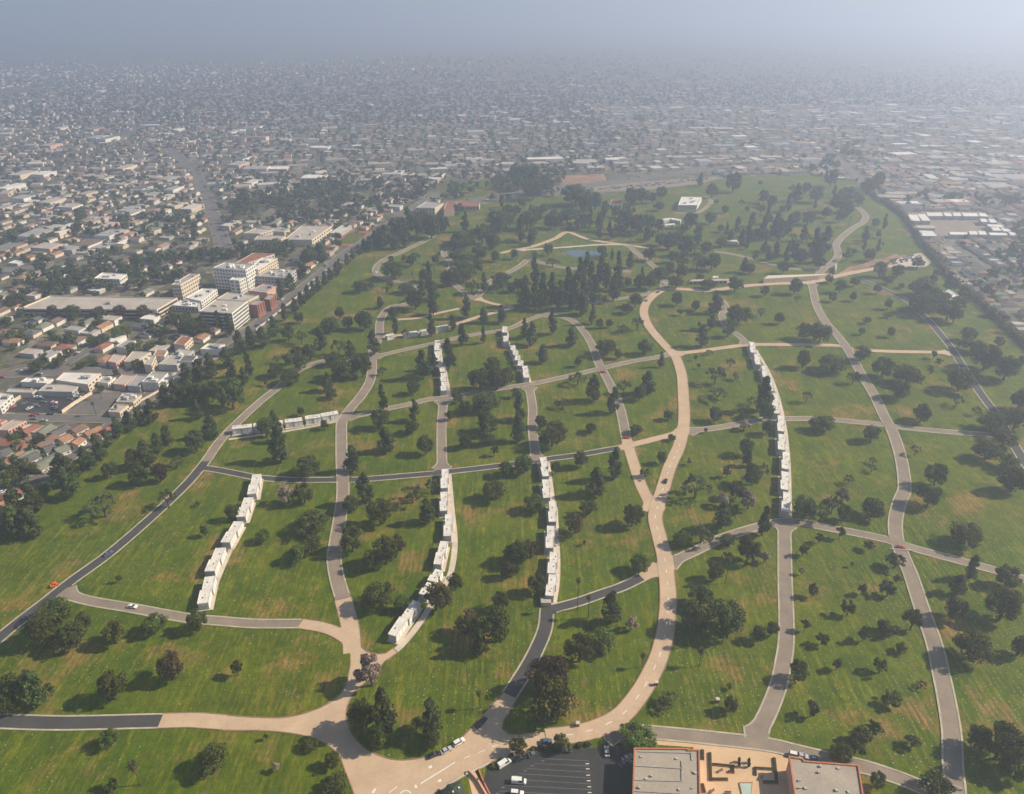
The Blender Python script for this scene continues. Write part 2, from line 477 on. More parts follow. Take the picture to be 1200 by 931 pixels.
road('grey lane from the main drive to the eastern rows', [(779, 661), (790.7, 657), (819, 644), (845, 631.4), (883.5, 619), (915.5, 612), (938.7, 612.6), (964.4, 618), (1003, 625), (1039, 632.7), (1054.6, 638), (1080, 645.6), (1119, 656), (1170.6, 670), (1200, 679), (1320, 712)], 6.4, 'grey_road')
road('grey lane running down to the lower road', [(919, 613), (920, 680), (921.5, 725), (921, 755), (918, 776), (912, 804), (900, 835), (887, 860), (883, 870)], 7.2, 'grey_road')
road('grey road in front of the lower buildings', [(706, 858), (740, 857), (780, 860), (832, 865), (900, 873), (938.7, 882), (977, 891), (1016, 900), (1054.6, 912.6), (1080, 923), (1130, 945)], 6.6, 'grey_road')
road('long pale drive across the eastern lawns', [(1120, 945), (1119, 923), (1116.5, 897), (1115, 858.5), (1109, 820), (1103.6, 794), (1094.6, 755), (1080, 713), (1067.5, 675), (1057, 649.5), (1050, 629), (1049.5, 608), (1054.6, 587.6), (1060, 572), (1057, 544), (1051, 520.6), (1044, 502.6), (1036, 488), (1025, 465), (1010, 440), (995, 412.5), (982.5, 395), (967.5, 377.5), (957.5, 360), (953, 342), (951, 332)], 7.6, 'grey_road')
road('dark perimeter drive on the eastern edge', [(1007, 327), (1037.5, 340), (1062.5, 352.5), (1085, 372.5), (1112.5, 405), (1130, 432.5), (1150, 462.5), (1170, 490), (1187.5, 520), (1203, 545), (1260, 630)], 7.0, 'dark_road')
road('pale winding drive at the northern end', [(955, 329), (965, 315), (977.5, 307), (982.5, 297), (980, 287.5), (987.5, 277.5), (1000, 267.5), (1012, 260), (1014, 252), (1005, 243)], 8.0, 'grey_road')
road('faint drive through the northern trees', [(960, 317), (925, 315), (900, 309), (862, 299), (837, 295)], 6.0, 'grey_road')
road('pale drive above the pond', [(587, 297), (600, 294), (625, 289), (650, 280), (665, 272.5), (687, 280), (715, 285), (735, 287.5), (760, 291)], 7.5, 'tan_road')
road('pale path along the pond', [(610, 294), (625, 292.5), (662, 290), (700, 287.3), (730, 286.8)], 5.0, 'walk')
road('pale loop drive below the pond', [(740, 319), (700, 316), (660, 314), (632, 307.5), (620, 304), (612, 310), (600, 317.5), (575, 330), (562, 345), (555, 350), (537, 337), (526, 324), (529, 310), (520, 297), (528, 290)], 7.0, 'grey_road')
road('pale spur road from the pond to the main drive', [(737, 288), (747, 297.5), (760, 307.5), (770, 316), (778, 329), (776, 340)], 7.0, 'grey_road')
road('pale drive above the stepped rows', [(437, 419), (475, 410), (512, 402), (537, 396), (565, 391), (595, 386), (615, 377), (637, 369), (655, 363.5), (670, 359.5), (700, 354), (737, 349), (768, 343.5)], 6.0, 'grey_road')
road('pale drive beside the low far row', [(446, 396), (470, 393), (500, 388.5), (525, 383), (560, 372), (582, 366), (600, 361), (577, 356), (558, 350)], 6.0, 'tan_road')
road('bare tan path between the far trees', [(466, 375), (490, 373), (515, 367), (538, 362)], 5.0, 'tan_road')
road('short lane behind the eastern stepped row', [(846, 352), (850, 360), (846, 371), (852, 384), (866, 394), (876, 404)], 6.4, 'grey_road')
road('pale curved drive round the white roofed mausoleum', [(790, 250), (815, 250), (828, 243), (833, 236), (826, 230)], 6.0, 'grey_road')
road('busy avenue along the cemetery boundary', [(-200, 650), (-40, 592), (20, 569), (51, 559), (75, 540), (100, 520.5), (130, 500), (155, 480), (185, 457), (207, 440), (240, 417), (270, 397), (297, 383), (325, 361), (350, 341), (375, 321), (405, 297), (425, 284), (450, 267), (463, 258), (490, 240), (520, 225)], 13.0, 'street', name='street')
road('side street crossing the shops and housing', [(-160, 488), (0, 490), (50, 490), (100, 491), (145, 492)], 11.0, 'street', name='street')
road('wide side street above the shops', [(-160, 443), (0, 439.5), (62, 436.5), (120, 435), (205, 438)], 13.0, 'street', name='street')
road('diagonal residential street with driveways', [(60, 437), (85, 422), (110, 407), (150, 384)], 10.0, 'street', name='street')
road('far avenue running to the haze', [(262, 290), (255, 268), (250, 253), (244, 235), (238, 222), (227, 200), (214, 188), (200, 178), (192, 168)], 18.0, 'street', name='street')
road('northern avenue behind the cemetery', [(463, 252), (540, 238), (640, 222), (700, 216), (780, 205), (860, 196), (960, 192), (1100, 196), (1300, 210)], 22.0, 'street', name='street')
road('far street crossing below the school', [(-100, 322), (60, 312), (150, 303), (240, 296), (300, 290)], 12.0, 'street', name='street')
road('eastern street between the small houses', [(1290, 425), (1250, 392), (1186, 336), (1142, 303), (1113, 285), (1096, 274)], 8.0, 'street', name='street')
road('northern street running from the boundary hedge into the haze', [(1025, 228), (1010, 212), (985, 190), (960, 165), (940, 150)], 14.0, 'street', name='street')
road('dusty construction track', [(985, 321), (1010, 313), (1040, 306), (1060, 300)], 5.0, 'soil', kerb=False)

def flare_roads():
    for r in ROADS:
        L = r['line']
        seg = np.r_[0, np.cumsum(np.linalg.norm(np.diff(L, axis=0), axis=1))]
        hw = np.full(len(L), r['hw'])
        if r['mat'] not in ('walk', 'soil') and r['name'] == 'road' and not r['label'].startswith('tan end of the lower'):
            for end in (0, -1):
                q = L[end]
                best = None
                for o in ROADS:
                    if o is r:
                        continue
                    dd = np.linalg.norm(o['line'] - q, axis=1)
                    i = int(dd.argmin())
                    if dd[i] < o['hw'] + 1.5 and 3 < i < len(o['line']) - 4:
                        best = o['hw']
                if best is not None:
                    t = seg if end == 0 else seg[-1] - seg
                    hw = hw + 3.4 * np.clip(1 - (t - best * 0.9) / 6.5, 0, 1.0) ** 2 * np.clip(t / (best * 0.45), 0, 1)
        r['hwv'] = hw
flare_roads()
def near_road(x, y, skip=None, extra=0.0):
    for r in ROADS:
        if r is skip:
            continue
        L = r['line']
        if not (L[:, 0].min() - 20 < x < L[:, 0].max() + 20 and L[:, 1].min() - 20 < y < L[:, 1].max() + 20):
            continue
        d2 = ((L - (x, y)) ** 2).sum(1)
        i = int(d2.argmin())
        # distance to polyline
        best = d2[i] ** 0.5
        for a, b in ((i - 1, i), (i, i + 1)):
            if 0 <= a and b < len(L):
                ab = L[b] - L[a]
                t = np.clip(np.dot((x, y) - L[a], ab) / (np.dot(ab, ab) + 1e-9), 0, 1)
                best = min(best, float(np.linalg.norm(L[a] + ab * t - (x, y))))
        if best < r['hwv'][i] + extra:
            return True
    return False
def strip_mesh(name, L, d0, d1, z, mat, keep=None, height=0.0):
    A, B = offset_line(L, d0), offset_line(L, d1)
    n = len(L)
    v, f = [], []
    for i in range(n):
        v += [(A[i, 0], A[i, 1], z), (B[i, 0], B[i, 1], z)]
    if height:
        v += [(p[0], p[1], z + height) for i in range(n) for p in (A[i], B[i])]
    o = 2 * n
    for i in range(n - 1):
        if keep is not None and not keep[i]:
            continue
        a, b, c, d = 2 * i, 2 * i + 1, 2 * i + 3, 2 * i + 2
        if height:
            f += [(a + o, d + o, c + o, b + o), (a, d, d + o, a + o), (b, b + o, c + o, c)]
        else:
            f.append((a, d, c, b))
    if not f:
        return None
    if np.mean(d1) < np.mean(d0):
        f = [x[::-1] for x in f]
    m = mesh(name, v, f, mat)
    return m
TOPMOST = ('tan end of the winding', 'worn grey winding', 'long pale drive across', 'broad tan main drive')
RANK = sorted(range(len(ROADS)), key=lambda i: max([k + 1 for k, t in enumerate(TOPMOST) if ROADS[i]['label'].startswith(t)] or [0]))
for i, r in enumerate(ROADS):
    z = 0.016 + 0.004 * RANK.index(i)
    m = strip_mesh(r['name'], r['line'], -r['hwv'], r['hwv'], z, M[r['mat']])
    # make faces look up
    bm = bmesh.new(); bm.from_mesh(m)
    for f in bm.faces:
        f.normal_update()
        if f.normal.z < 0:
            f.normal_flip()
    bm.to_mesh(m); bm.free()
    ro = link(r['name'], m, kind='structure', label=r['label'])
    r['obj'] = ro
    r['z'] = z
    if r['kerb'] and r['mat'] not in ('walk', 'soil'):
        kw = 0.75 if r['mat'] in ('dark_road', 'grey_road') else 0.4
        for side in (-1, 1):
            mid = offset_line(r['line'], side * (r['hwv'] + 0.2))
            keep = []
            for k in range(len(mid) - 1):
                q = (mid[k] + mid[k + 1]) / 2
                keep.append(not near_road(q[0], q[1], r, 0.1) and not inside(PLAZA, q[0], q[1]))
            a, b = (r['hwv'] - kw, r['hwv'])
            mk = strip_mesh('kerb', r['line'], side * a, side * b, z + 0.004, M['kerb'] if r['mat'] != 'tan_road' else M['brown_kerb'], keep, 0.11)
            if mk:
                link('kerb', mk, ro)
# kerb round the forecourt
pl = np.array(PLAZA + [PLAZA[0]])
dense = np.array(catmull([tuple(p) for p in pl], 2.5))
mid = dense
keep = []
for k in range(len(mid) - 1):
    q = (mid[k] + mid[k + 1]) / 2
    keep.append(not near_road(q[0], q[1], None, -0.3))
mk = strip_mesh('kerb', dense, -0.15, 0.35, 0.012, M['brown_kerb'], keep, 0.13)
link('kerb', mk, plaza)

# lane markings of the main drive: dashes
main = [r for r in ROADS if r['label'].startswith('broad tan main drive')][0]
acc, on = 0.0, True
L = main['line']
dash_mesh = None
def marking(parent, p, q, w, z, name='lane_marking', mat='paint'):
    p, q = np.array(p), np.array(q)
    d = q - p
    ln = float(np.linalg.norm(d))
    a = math.atan2(d[1], d[0])
    mb = MB()
    mb.box(0, 0, 0, ln, w, 0.006, 0, bottom=False)
    o = link(name, mb.mesh(name, M[mat]), parent)
    c = (p + q) / 2
    o.location = (c[0], c[1], z)
    o.rotation_euler = (0, 0, a)
dist = 0.0
nextd = 8.0
for k in range(len(L) - 1):
    dist += float(np.linalg.norm(L[k + 1] - L[k]))
    if dist > nextd and dist < 260:
        t = (L[k + 1] - L[k]) / (np.linalg.norm(L[k + 1] - L[k]) + 1e-9)
        marking(main['obj'], L[k], L[k] + t * 3.0, 0.35, main['z'] + 0.004)
        nextd += 9.0
T2 = lambda x, y: px(300 + x / 3.88, 691 + y / 3.88)
for a, b, w in (((750, 882), (905, 786), 0.45), ((605, 925), (642, 896), 0.35), ((945, 768), (972, 757), 0.3), ((1010, 742), (1040, 732), 0.3), ((530, 925), (543, 906), 0.9),
                ((785, 812), (800, 803), 1.0), ((722, 898), (732, 893), 1.4), ((828, 873), (842, 866), 1.0), ((1072, 716), (1100, 706), 0.3), ((655, 928), (672, 915), 0.4), ((672, 915), (690, 914), 0.4), ((690, 914), (704, 926), 0.4)):
    marking(plaza, T2(*a), T2(*b), w, 0.014)
# seams of the concrete forecourt slabs are in the material; dark oil smear left to it

# ------------------------------------------------------------------ other flat ground
TL = lambda ox, oy, s: (lambda x, y: (ox + x / s, oy + y / s))
t15 = TL(900, 190, 4.0)
t14 = TL(600, 190, 4.0)
t13 = TL(300, 190, 4.0)
sheet('bare_ground', [t15(335, 520), t15(385, 490), t15(430, 482), t15(500, 458), t15(545, 452), t15(600, 430), t15(615, 438), t15(560, 462), t15(500, 478), t15(470, 494), t15(400, 508), t15(350, 530)], 0.006, M['soil'], 'bare orange construction soil beside the main drive')
sheet('gravel_yard', [t15(570, 475), t15(640, 440), t15(720, 425), t15(770, 470), t15(740, 490), t15(600, 500)], 0.005, M['walk'], 'pale gravel yard with parked cars by the construction')
sheet('pond', [t14(235, 425), t14(280, 413), t14(380, 415), t14(430, 428), t14(400, 445), t14(290, 445)], 0.006, M['pond'], 'small blue pond among the old burial lawns')
sheet('dirt_field', [t14(205, 65), t14(430, 55), t14(445, 85), t14(350, 100), t14(230, 105)], 0.012, M['soil'], 'bare tan dirt field behind the cemetery')
sheet('ball_field', [t13(905, 150), t13(940, 137), t13(1010, 138), t13(1015, 155), t13(930, 160)], 0.012, M['soil'], 'orange infield of a ball field behind the trees')
sheet('ball_field', [t13(1130, 120), t13(1160, 113), t13(1240, 113), t13(1240, 135), t13(1160, 133)], 0.014, M['soil'], 'second orange infield of the park behind the church')
sheet('park_lawn', [t13(830, 165), t13(900, 95), t13(1200, 80), t13(1290, 110), t13(1250, 165), t13(1050, 175)], 0.008, M['lawn'], 'green park lawn with ball fields behind the church')
track, TRACK = sheet('running_track', [t13(325, 392), t13(490, 395), t13(560, 327), t13(430, 322)], 0.010, M['red_tile'], 'red sports court with green centre beside the avenue')
sheet('sports_field', [t13(375, 383), t13(470, 383), t13(520, 333), t13(440, 333)], 0.014, M['lawn'], 'green playing field inside the red court')
c2 = TL(0, 400, 5.4545)
sheet('parking_lot', [c2(20, 452), c2(400, 462), c2(590, 348), c2(215, 330)], 0.010, M['lot'], 'dark walled parking lot behind the shops')
sheet('parking_lot', [t14(330, 125), t14(560, 95), t14(900, 75), t14(1000, 72), t14(860, 105), t14(600, 135), t14(420, 140)], 0.012, M['grey_road'], 'long pale car lot beside the northern avenue')
sheet('car_park', [c2(420, 465), c2(760, 470), c2(1000, 320), c2(600, 330)], 0.006, M['street'], 'grey paved yard between the low shops')

# lower lot, courtyard
LOT_PX = [(570, 903), (600, 892), (640, 881), (668, 876.5), (700, 877), (712, 869), (743, 873), (741, 985), (545, 985)]
lot, LOT = sheet('parking_lot', LOT_PX, 0.5 * 0.004 + 0.02, M['lot'], 'black asphalt parking lot with white bay lines')
court, COURT = sheet('courtyard', [(768, 867), (830, 872), (905, 882), (926, 889), (934, 985), (812, 985), (820, 882), (768, 874)], 0.008, M['terracotta'], 'orange terracotta courtyard between two flat roofed buildings')
sheet('grass_verge', [(770, 873), (813, 876), (811, 881), (768, 878)], 0.014, M['lawn'], 'narrow grass verge in front of the building')
c4 = TL(560, 855, 6.0)
for (x0, y0, x1, y1) in ((470, 206, 782, 222), (395, 240, 785, 258), (345, 275, 788, 302), (285, 312, 792, 342), (235, 350, 796, 384), (190, 392, 800, 424), (150, 434, 805, 468)):
    marking(lot, px(*c4(x0, y0)), px(*c4(x1, y1)), 0.11, 0.026, 'bay_line', 'lot_paint')
    marking(lot, px(*c4(x1 - 26, y1 + 20)), px(*c4(x1, y1 + 20)), 0.3, 0.026, 'bay_mark', 'paint')
    marking(lot, px(*c4(x0 - 24, y0 + 16)), px(*c4(x0 - 2, y0 + 16)), 0.25, 0.026, 'bay_mark', 'lot_paint')

# ------------------------------------------------------------------ mausoleum rows
random.seed(5)
ORD = ['first', 'second', 'third', 'fourth', 'fifth', 'sixth', 'seventh', 'eighth', 'ninth', 'tenth']
BLOCK_H = 4.3
BLOCKERS = []           # (x, y, radius) footprints that trees and houses keep clear of
def mausoleum_block(far_px, near_px, width, label, group, tone='white', H=BLOCK_H, notch=1, portal=False):
    width *= 0.92
    p = np.array(px(*far_px, H)); q = np.array(px(*near_px, H))
    d = q - p
    ln = float(np.linalg.norm(d))
    ang = math.atan2(d[1], d[0])
    c = (p + q) / 2
    root = empty('mausoleum_block', (c[0], c[1], 0), ang, label=label, category='mausoleum', group=group)
    BLOCKERS.append((c[0], c[1], ln / 2 + 1.0))
    off = 0.38 * notch
    roofm = M['white']
    half = ln / 2
    # two staggered halves: local x runs towards the viewer's end
    wb = MB()
    for k, s in ((-1, 1), (1, -1)):
        wb.box(k * half / 2, s * off, 0.0, half - (0.02 if k < 0 else 0.0), width - 0.5, H - 0.4, bottom=False)
    link('wall', wb.mesh('wall', M['crypt']), root)
    for k, s in ((-1, 1), (1, -1)):
        rb = MB()
        rb.box(k * half / 2, s * off, H - 0.4, half - 0.06, width, 0.4)
        ro = link('roof', rb.mesh('roof', roofm), root)
        # low parapet lip
        for e in (-1, 1):
            lip = MB()
            lip.box(k * half / 2, s * off + e * (width / 2 - 0.12), H, half - 0.06, 0.2, 0.16)
            link('parapet', lip.mesh('parapet', roofm), ro)
        vb = MB()
        vx = k * half * random.uniform(0.35, 0.65)
        vy = s * off + random.uniform(-0.9, 0.9)
        vb.box(vx, vy, H, 0.6, 0.5, 0.25)
        link('roof_vent', vb.mesh('roof_vent', M['dark']), ro)
        if random.random() < 0.5:
            vb = MB()
            vb.box(vx - k * 2.0, vy - s * 0.8, H, 0.4, 0.35, 0.25)
            link('roof_vent', vb.mesh('roof_vent', M['brown_shingle']), ro)
    # crypt front panels on both long sides (local +y and -y)
    n = max(2, int(half / 2.4))
    for k, s in ((-1, 1), (1, -1)):
        for side in (-1, 1):
            for j in range(n):
                x = k * half / 2 - half / 2 + (j + 0.5) * half / n
                pm = MB()
                pm.box(x, s * off + side * (width / 2 - 0.22), 0.35, half / n * 0.82, 0.10, H - 1.2)
                link('crypt_front', pm.mesh('crypt_front', M['white_wall']), root)
    # dark doorway slot where the halves meet, and end portals
    for side in (-1, 1):
        db = MB()
        db.box(-side * 0.55 * notch if abs(off) > 0 else 0.0, side * (width / 2 - 0.25 + abs(off) - 0.55), 0.02, 1.0, 0.5, H - 0.9)
        link('doorway', db.mesh('doorway', M['dark']), root)
    for k, s in ((-1, 1), (1, -1)):
        eb = MB()
        eb.box(k * (half + 0.0), s * off, 0.02, 0.12, width * 0.62, H - 1.0)
        link('end_panel', eb.mesh('end_panel', M['grey_wall'] if not portal else M['dark']), root)
    fb = MB()
    fb.box(0, 0, 0.0, ln + 1.0, width + 2.2, 0.10)
    link('base_slab', fb.mesh('base_slab', M['walk']), root)
    return root
def row(ox, oy, s, blocks, width, desc, end, group, notch=1, **kw):
    for i, (a, b) in enumerate(blocks):
        n = len(blocks)
        ks = ORD[i]
        mausoleum_block((ox + a[0] / s, oy + a[1] / s), (ox + b[0] / s, oy + b[1] / s), width,
                        f'white mausoleum block, {ks} from the {end} end of the {desc}', group, notch=notch, **kw)
def walk_strip(label, pts, w):
    line = catmull([px(u, v) for u, v in pts])
    m = strip_mesh('path', np.array(line), -w / 2, w / 2, 0.006, M['walk'])
    bm = bmesh.new(); bm.from_mesh(m)
    for f in bm.faces:
        f.normal_update()
        if f.normal.z < 0:
            f.normal_flip()
    bm.to_mesh(m); bm.free()
    link('path', m, kind='structure', label=label)
row(225, 550, 5.478, [((412, 33), (388, 158)), ((360, 182), (318, 305)), ((295, 335), (219, 470)), ((180, 505), (118, 655)), ((112, 688), (74, 860))], 5.6, 'diagonal row by the perimeter drive', 'upper', 'diagonal mausoleum row')
row(445, 540, 4.05, [((307, 40), (310, 130)), ((302, 148), (307, 238)), ((325, 255), (325, 357)), ((303, 382), (278, 492)), ((280, 517), (247, 572)), ((240, 580), (208, 636)), ((172, 665), (62, 830))], 4.6, 'curved row above the forecourt', 'upper', 'curved mausoleum row')
row(610, 530, 4.9, [((125, 30), (150, 138)), ((140, 157), (156, 262)), ((180, 283), (188, 400)), ((170, 423), (172, 550)), ((188, 573), (183, 697)), ((183, 702), (172, 825))], 4.6, 'straight row beside the forked drive', 'upper', 'straight mausoleum row')
row(860, 395, 4.235, [((86, 25), (101, 78)), ((110, 84), (125, 137)), ((148, 143), (162, 200)), ((170, 208), (188, 268)), ((201, 280), (216, 380)), ((231, 390), (238, 468)), ((235, 482), (241, 560)), ((257, 572), (260, 655)), ((252, 668), (256, 758)), ((262, 770), (261, 865))], 4.9, 'long eastern row', 'upper', 'long eastern mausoleum row')
row(500, 395, 8.571, [((105, 33), (109, 135)), ((98, 145), (124, 240)), ((148, 250), (168, 350)), ((162, 362), (177, 445)), ((170, 450), (178, 538))], 4.7, 'first stepped row', 'upper', 'first stepped mausoleum row')
row(500, 395, 8.571, [((779, -105), (790, -45)), ((786, -10), (807, 55)), ((855, 85), (880, 130)), ((880, 134), (905, 180)), ((908, 187), (920, 232)), ((938, 238), (950, 288)), ((980, 292), (1010, 408))], 4.7, 'second stepped row', 'upper', 'second stepped mausoleum row')
row(255, 470, 7.5, [((125, 237), (300, 215)), ((315, 213), (430, 198)), ((455, 195), (570, 183)), ((590, 181), (742, 158)), ((768, 150), (905, 128)), ((910, 127), (1058, 98))], 5.2, 'cross row by the winding drive', 'avenue', 'cross mausoleum row', notch=0.5)
row(300, 340, 4.0, [((610, 214), (645, 206)), ((690, 205), (755, 195)), ((770, 193), (808, 186)), ((838, 178), (900, 166))], 4.5, 'low far row', 'avenue', 'low far mausoleum row', notch=0.3, H=3.4)
walk_strip('pale path along the diagonal mausoleum row', [(304, 562), (298, 583), (288, 607), (271, 643), (255, 680), (247, 702)], 2.4)
walk_strip('pale path along the curved mausoleum row', [(526, 556), (530, 600), (533, 640), (527, 675), (514, 695), (492, 730), (470, 757), (452, 772)], 3.0)
walk_strip('pale path along the straight mausoleum row', [(641, 536), (647, 580), (653, 640), (653, 680), (648, 713)], 2.6)
walk_strip('pale path along the cross mausoleum row', [(268, 515), (320, 508), (360, 501), (400, 493)], 2.4)
walk_strip('pale path along the first stepped row', [(514, 402), (518, 425), (524, 447), (527, 465)], 2.4)
walk_strip('pale path along the long eastern row', [(886, 410), (905, 445), (918, 490), (924, 540), (926, 610)], 2.2)

# ------------------------------------------------------------------ box buildings
def face_windows(root, p, q, H, floors, cols, wfrac=0.5, hfrac=0.45, mat='glass', z0=0.0, band=False):
    """windows on the wall that runs from p to q (outside on the left-hand side when walking q->p)"""
    p, q = np.array(p), np.array(q)
    d = q - p
    ln = float(np.linalg.norm(d))
    a = math.atan2(d[1], d[0])
    fh = (H - z0) / floors
    if band:
        cols, wfrac = 1, 0.94
    ww = ln / cols * wfrac
    wm = MB(); wm.box(0, 0, 0, ww, 0.14, fh * hfrac)
    me = wm.mesh('window', M[mat])
    for i in range(floors):
        for j in range(cols):
            c = p + d * (j + 0.5) / cols
            o = link('window', me, root)
            o.location = (c[0] - root.location[0], c[1] - root.location[1], z0 + fh * (i + 0.3))
            o.rotation_euler = (0, 0, a)
def building(name, label, cat, corners_px, H, wall, roof, group=None, win=None, parapet=0.6, units=0, z_px=None):
    P = [np.array(px(u, v, H)) for u, v in corners_px]
    c = sum(P) / len(P)
    root = empty(name, (c[0], c[1], 0), label=label, category=cat)
    if group:
        root['group'] = group
    Q = [p - c for p in P]
    rad = max(float(np.linalg.norm(q)) for q in Q)
    BLOCKERS.append((c[0], c[1], rad * 0.8))
    FOOT.append([tuple(p) for p in P])
    wb = MB(); wb.prism([tuple(q) for q in Q], 0.0, H, bottom=False)
    link('wall', wb.mesh('wall', M[wall]), root)
    ins = [q * 0.985 for q in Q]
    rb = MB(); rb.prism([tuple(q * 0.97) for q in Q], H - 0.3, H + 0.02)
    ro = link('roof', rb.mesh('roof', M[roof]), root)
    if parapet:
        n = len(Q)
        for i in range(n):
            a, b = Q[i], Q[(i + 1) % n]
            d = b - a; l = float(np.linalg.norm(d)); t = d / l; nn = np.array([-t[1], t[0]])
            if np.dot(nn, -(a + b) / 2) < 0:
                nn = -nn
            m = (a + b) / 2 + nn * 0.22
            pb = MB(); pb.box(m[0], m[1], H + 0.004 * (i % 2), l - (0.0 if i % 2 else 0.9), 0.4, parapet, math.atan2(d[1], d[0]))
            link('parapet', pb.mesh('parapet', M[wall]), ro)
    rnd = random.Random(len(label) * 7 + int(H * 10))
    for k in range(units):
        s, t = rnd.uniform(0.2, 0.8), rnd.uniform(0.2, 0.8)
        pt = (Q[0] * (1 - s) + Q[1] * s) * (1 - t) + (Q[3] * (1 - s) + Q[2] * s) * t
        ub = MB(); ub.box(pt[0], pt[1], H + 0.02, rnd.uniform(2, 5), rnd.uniform(1.5, 3.5), rnd.uniform(1.0, 2.4), math.atan2(*(Q[1] - Q[0])[::-1]))
        link('roof_unit', ub.mesh('roof_unit', M[rnd.choice(['white_roof', 'grey_roof', 'white_wall', 'grey_wall'])]), ro)
    for w in (win or []):
        edge, floors, cols = w[0], w[1], w[2]
        kw = w[3] if len(w) > 3 else {}
        # matrix is identity rotation so windows are placed in local offsets
        a, b = P[edge], P[(edge + 1) % len(P)]
        face_windows(root, a, b, H, floors, cols, **kw)
    return root
FOOT = []
SHEDS = []
h8 = TL(180, 260, 6.205)
HG = 'hospital buildings beside the avenue'
B = building
B('hospital_building', 'banded white five storey parking and office block beside the avenue', 'building', [h8(330, 655), h8(570, 670), h8(685, 580), h8(450, 570)], 16, 'white_wall', 'tan_roof', HG,
  [(0, 5, 1, dict(band=True, hfrac=0.5, mat='dark')), (1, 5, 1, dict(band=True, hfrac=0.45, mat='dark'))], units=3)
B('hospital_building', 'narrow cream hospital wing with rows of windows', 'building', [h8(128, 462), h8(195, 462), h8(336, 383), h8(265, 380)], 14.5, 'cream', 'grey_roof', HG, [(0, 4, 4), (1, 4, 9)], units=2)
B('hospital_building', 'tall grey white hospital tower with roof plant', 'building', [h8(430, 338), h8(668, 356), h8(740, 312), h8(520, 300)], 21, 'white_wall', 'grey_roof', HG, [(0, 6, 11), (1, 6, 5)], units=8)
B('hospital_building', 'long cream hospital wing behind the tower with red tiled edge', 'building', [h8(672, 352), h8(760, 350), h8(900, 268), h8(790, 262)], 16, 'cream', 'white_roof', HG, [(1, 5, 10)], units=5)
B('hospital_building', 'red roofed old hospital wing', 'building', [h8(600, 300), h8(690, 300), h8(880, 238), h8(725, 228)], 15, 'cream', 'red_tile', HG, [(1, 4, 8)], parapet=0.4)
B('hospital_building', 'white stair tower block in front of the hospital tower', 'building', [h8(550, 425), h8(622, 432), h8(722, 378), h8(640, 370)], 14, 'white', 'white_roof', HG, [(0, 4, 2), (1, 4, 7)], units=2)
B('hospital_building', 'low grey hospital wing with white roof plant near the avenue', 'building', [h8(738, 398), h8(963, 412), h8(1036, 352), h8(815, 345)], 10, 'grey_wall', 'grey_roof', HG, [(0, 3, 10), (1, 3, 5)], units=6)
B('hospital_building', 'low white roofed hospital annex', 'building', [h8(232, 556), h8(345, 582), h8(462, 492), h8(355, 488)], 6, 'white_wall', 'white_roof', HG, [(1, 2, 8)], units=4)
B('hospital_building', 'low blue grey hospital annex beside the parking deck', 'building', [h8(130, 612), h8(322, 625), h8(335, 592), h8(200, 572)], 5, 'grey_wall', 'white_roof', HG, [(0, 1, 8)], units=5)
B('hospital_building', 'flat tan roofed block behind the banded block', 'building', [h8(455, 566), h8(690, 578), h8(765, 540), h8(540, 516)], 13, 'cream', 'tan_roof', HG, [(1, 3, 5)], units=2)
B('brick_building', 'red brick hospital front beside the avenue, nearer the banded block', 'building', [h8(692, 606), h8(752, 612), h8(806, 578), h8(745, 570)], 12, 'brick', 'grey_roof', HG, [(1, 1, 3, dict(hfrac=0.7, wfrac=0.3, mat='dark'))])
B('brick_building', 'red brick hospital front with dark porch farther up the avenue', 'building', [h8(800, 568), h8(846, 572), h8(892, 536), h8(838, 530)], 11, 'brick', 'grey_roof', HG, [(1, 1, 3, dict(hfrac=0.7, wfrac=0.3, mat='dark'))])
B('hospital_building', 'low dark roofed entrance block between the hospital wings', 'building', [h8(690, 505), h8(815, 520), h8(905, 465), h8(800, 455)], 6, 'pink', 'grey_roof', HG, units=1)
t9 = TL(0, 340, 4.0)
B('parking_deck', 'broad flat tan parking deck behind the housing', 'parking deck', [t9(88, 92), t9(735, 96), t9(832, 40), t9(235, 30)], 7, 'cream', 'tan_roof', None, [(0, 2, 1, dict(band=True, hfrac=0.55, mat='dark')), (1, 2, 1, dict(band=True, hfrac=0.5, mat='dark'))], parapet=0.9, units=1)
B('school_building', 'broad tan flat roofed school hall', 'building', [t13(130, 366), t13(262, 367), t13(356, 302), t13(215, 300)], 8, 'cream', 'tan_roof', 'school buildings', [(1, 2, 9)], units=3)
B('school_building', 'long low school wing beside the tan hall', 'building', [t13(-10, 366), t13(118, 367), t13(140, 348), t13(10, 347)], 6, 'cream', 'tan_roof', 'school buildings', [(0, 1, 8)])
B('school_building', 'narrow cream school wing with lit end wall', 'building', [t13(-60, 336), t13(20, 338), t13(85, 318), t13(0, 312)], 7, 'cream', 'tan_roof', 'school buildings', [(1, 2, 5)])
B('office_building', 'cream two storey block in trees behind the parking deck', 'building', [t13(-760, 548), t13(-640, 552), t13(-605, 528), t13(-720, 520)], 8, 'white_wall', 'white_roof', None, [(0, 2, 8), (1, 2, 4)], units=4)
B('church_complex', 'pale flat roofed church hall at the head of the avenue', 'church', [t13(750, 216), t13(838, 218), t13(880, 195), t13(800, 185)], 9, 'cream', 'grey_roof', None, [(0, 2, 6)])
B('church_building', 'pink gabled church front beside the pale hall', 'church', [t13(880, 222), t13(925, 218), t13(935, 192), t13(895, 190)], 10, 'pink', 'red_tile', None, [(1, 2, 3)])
B('church_building', 'long pink church wing with red tiled roof', 'church', [t13(935, 207), t13(1045, 208), t13(1050, 190), t13(940, 185)], 6, 'pink', 'red_tile', None, [(0, 1, 7)])
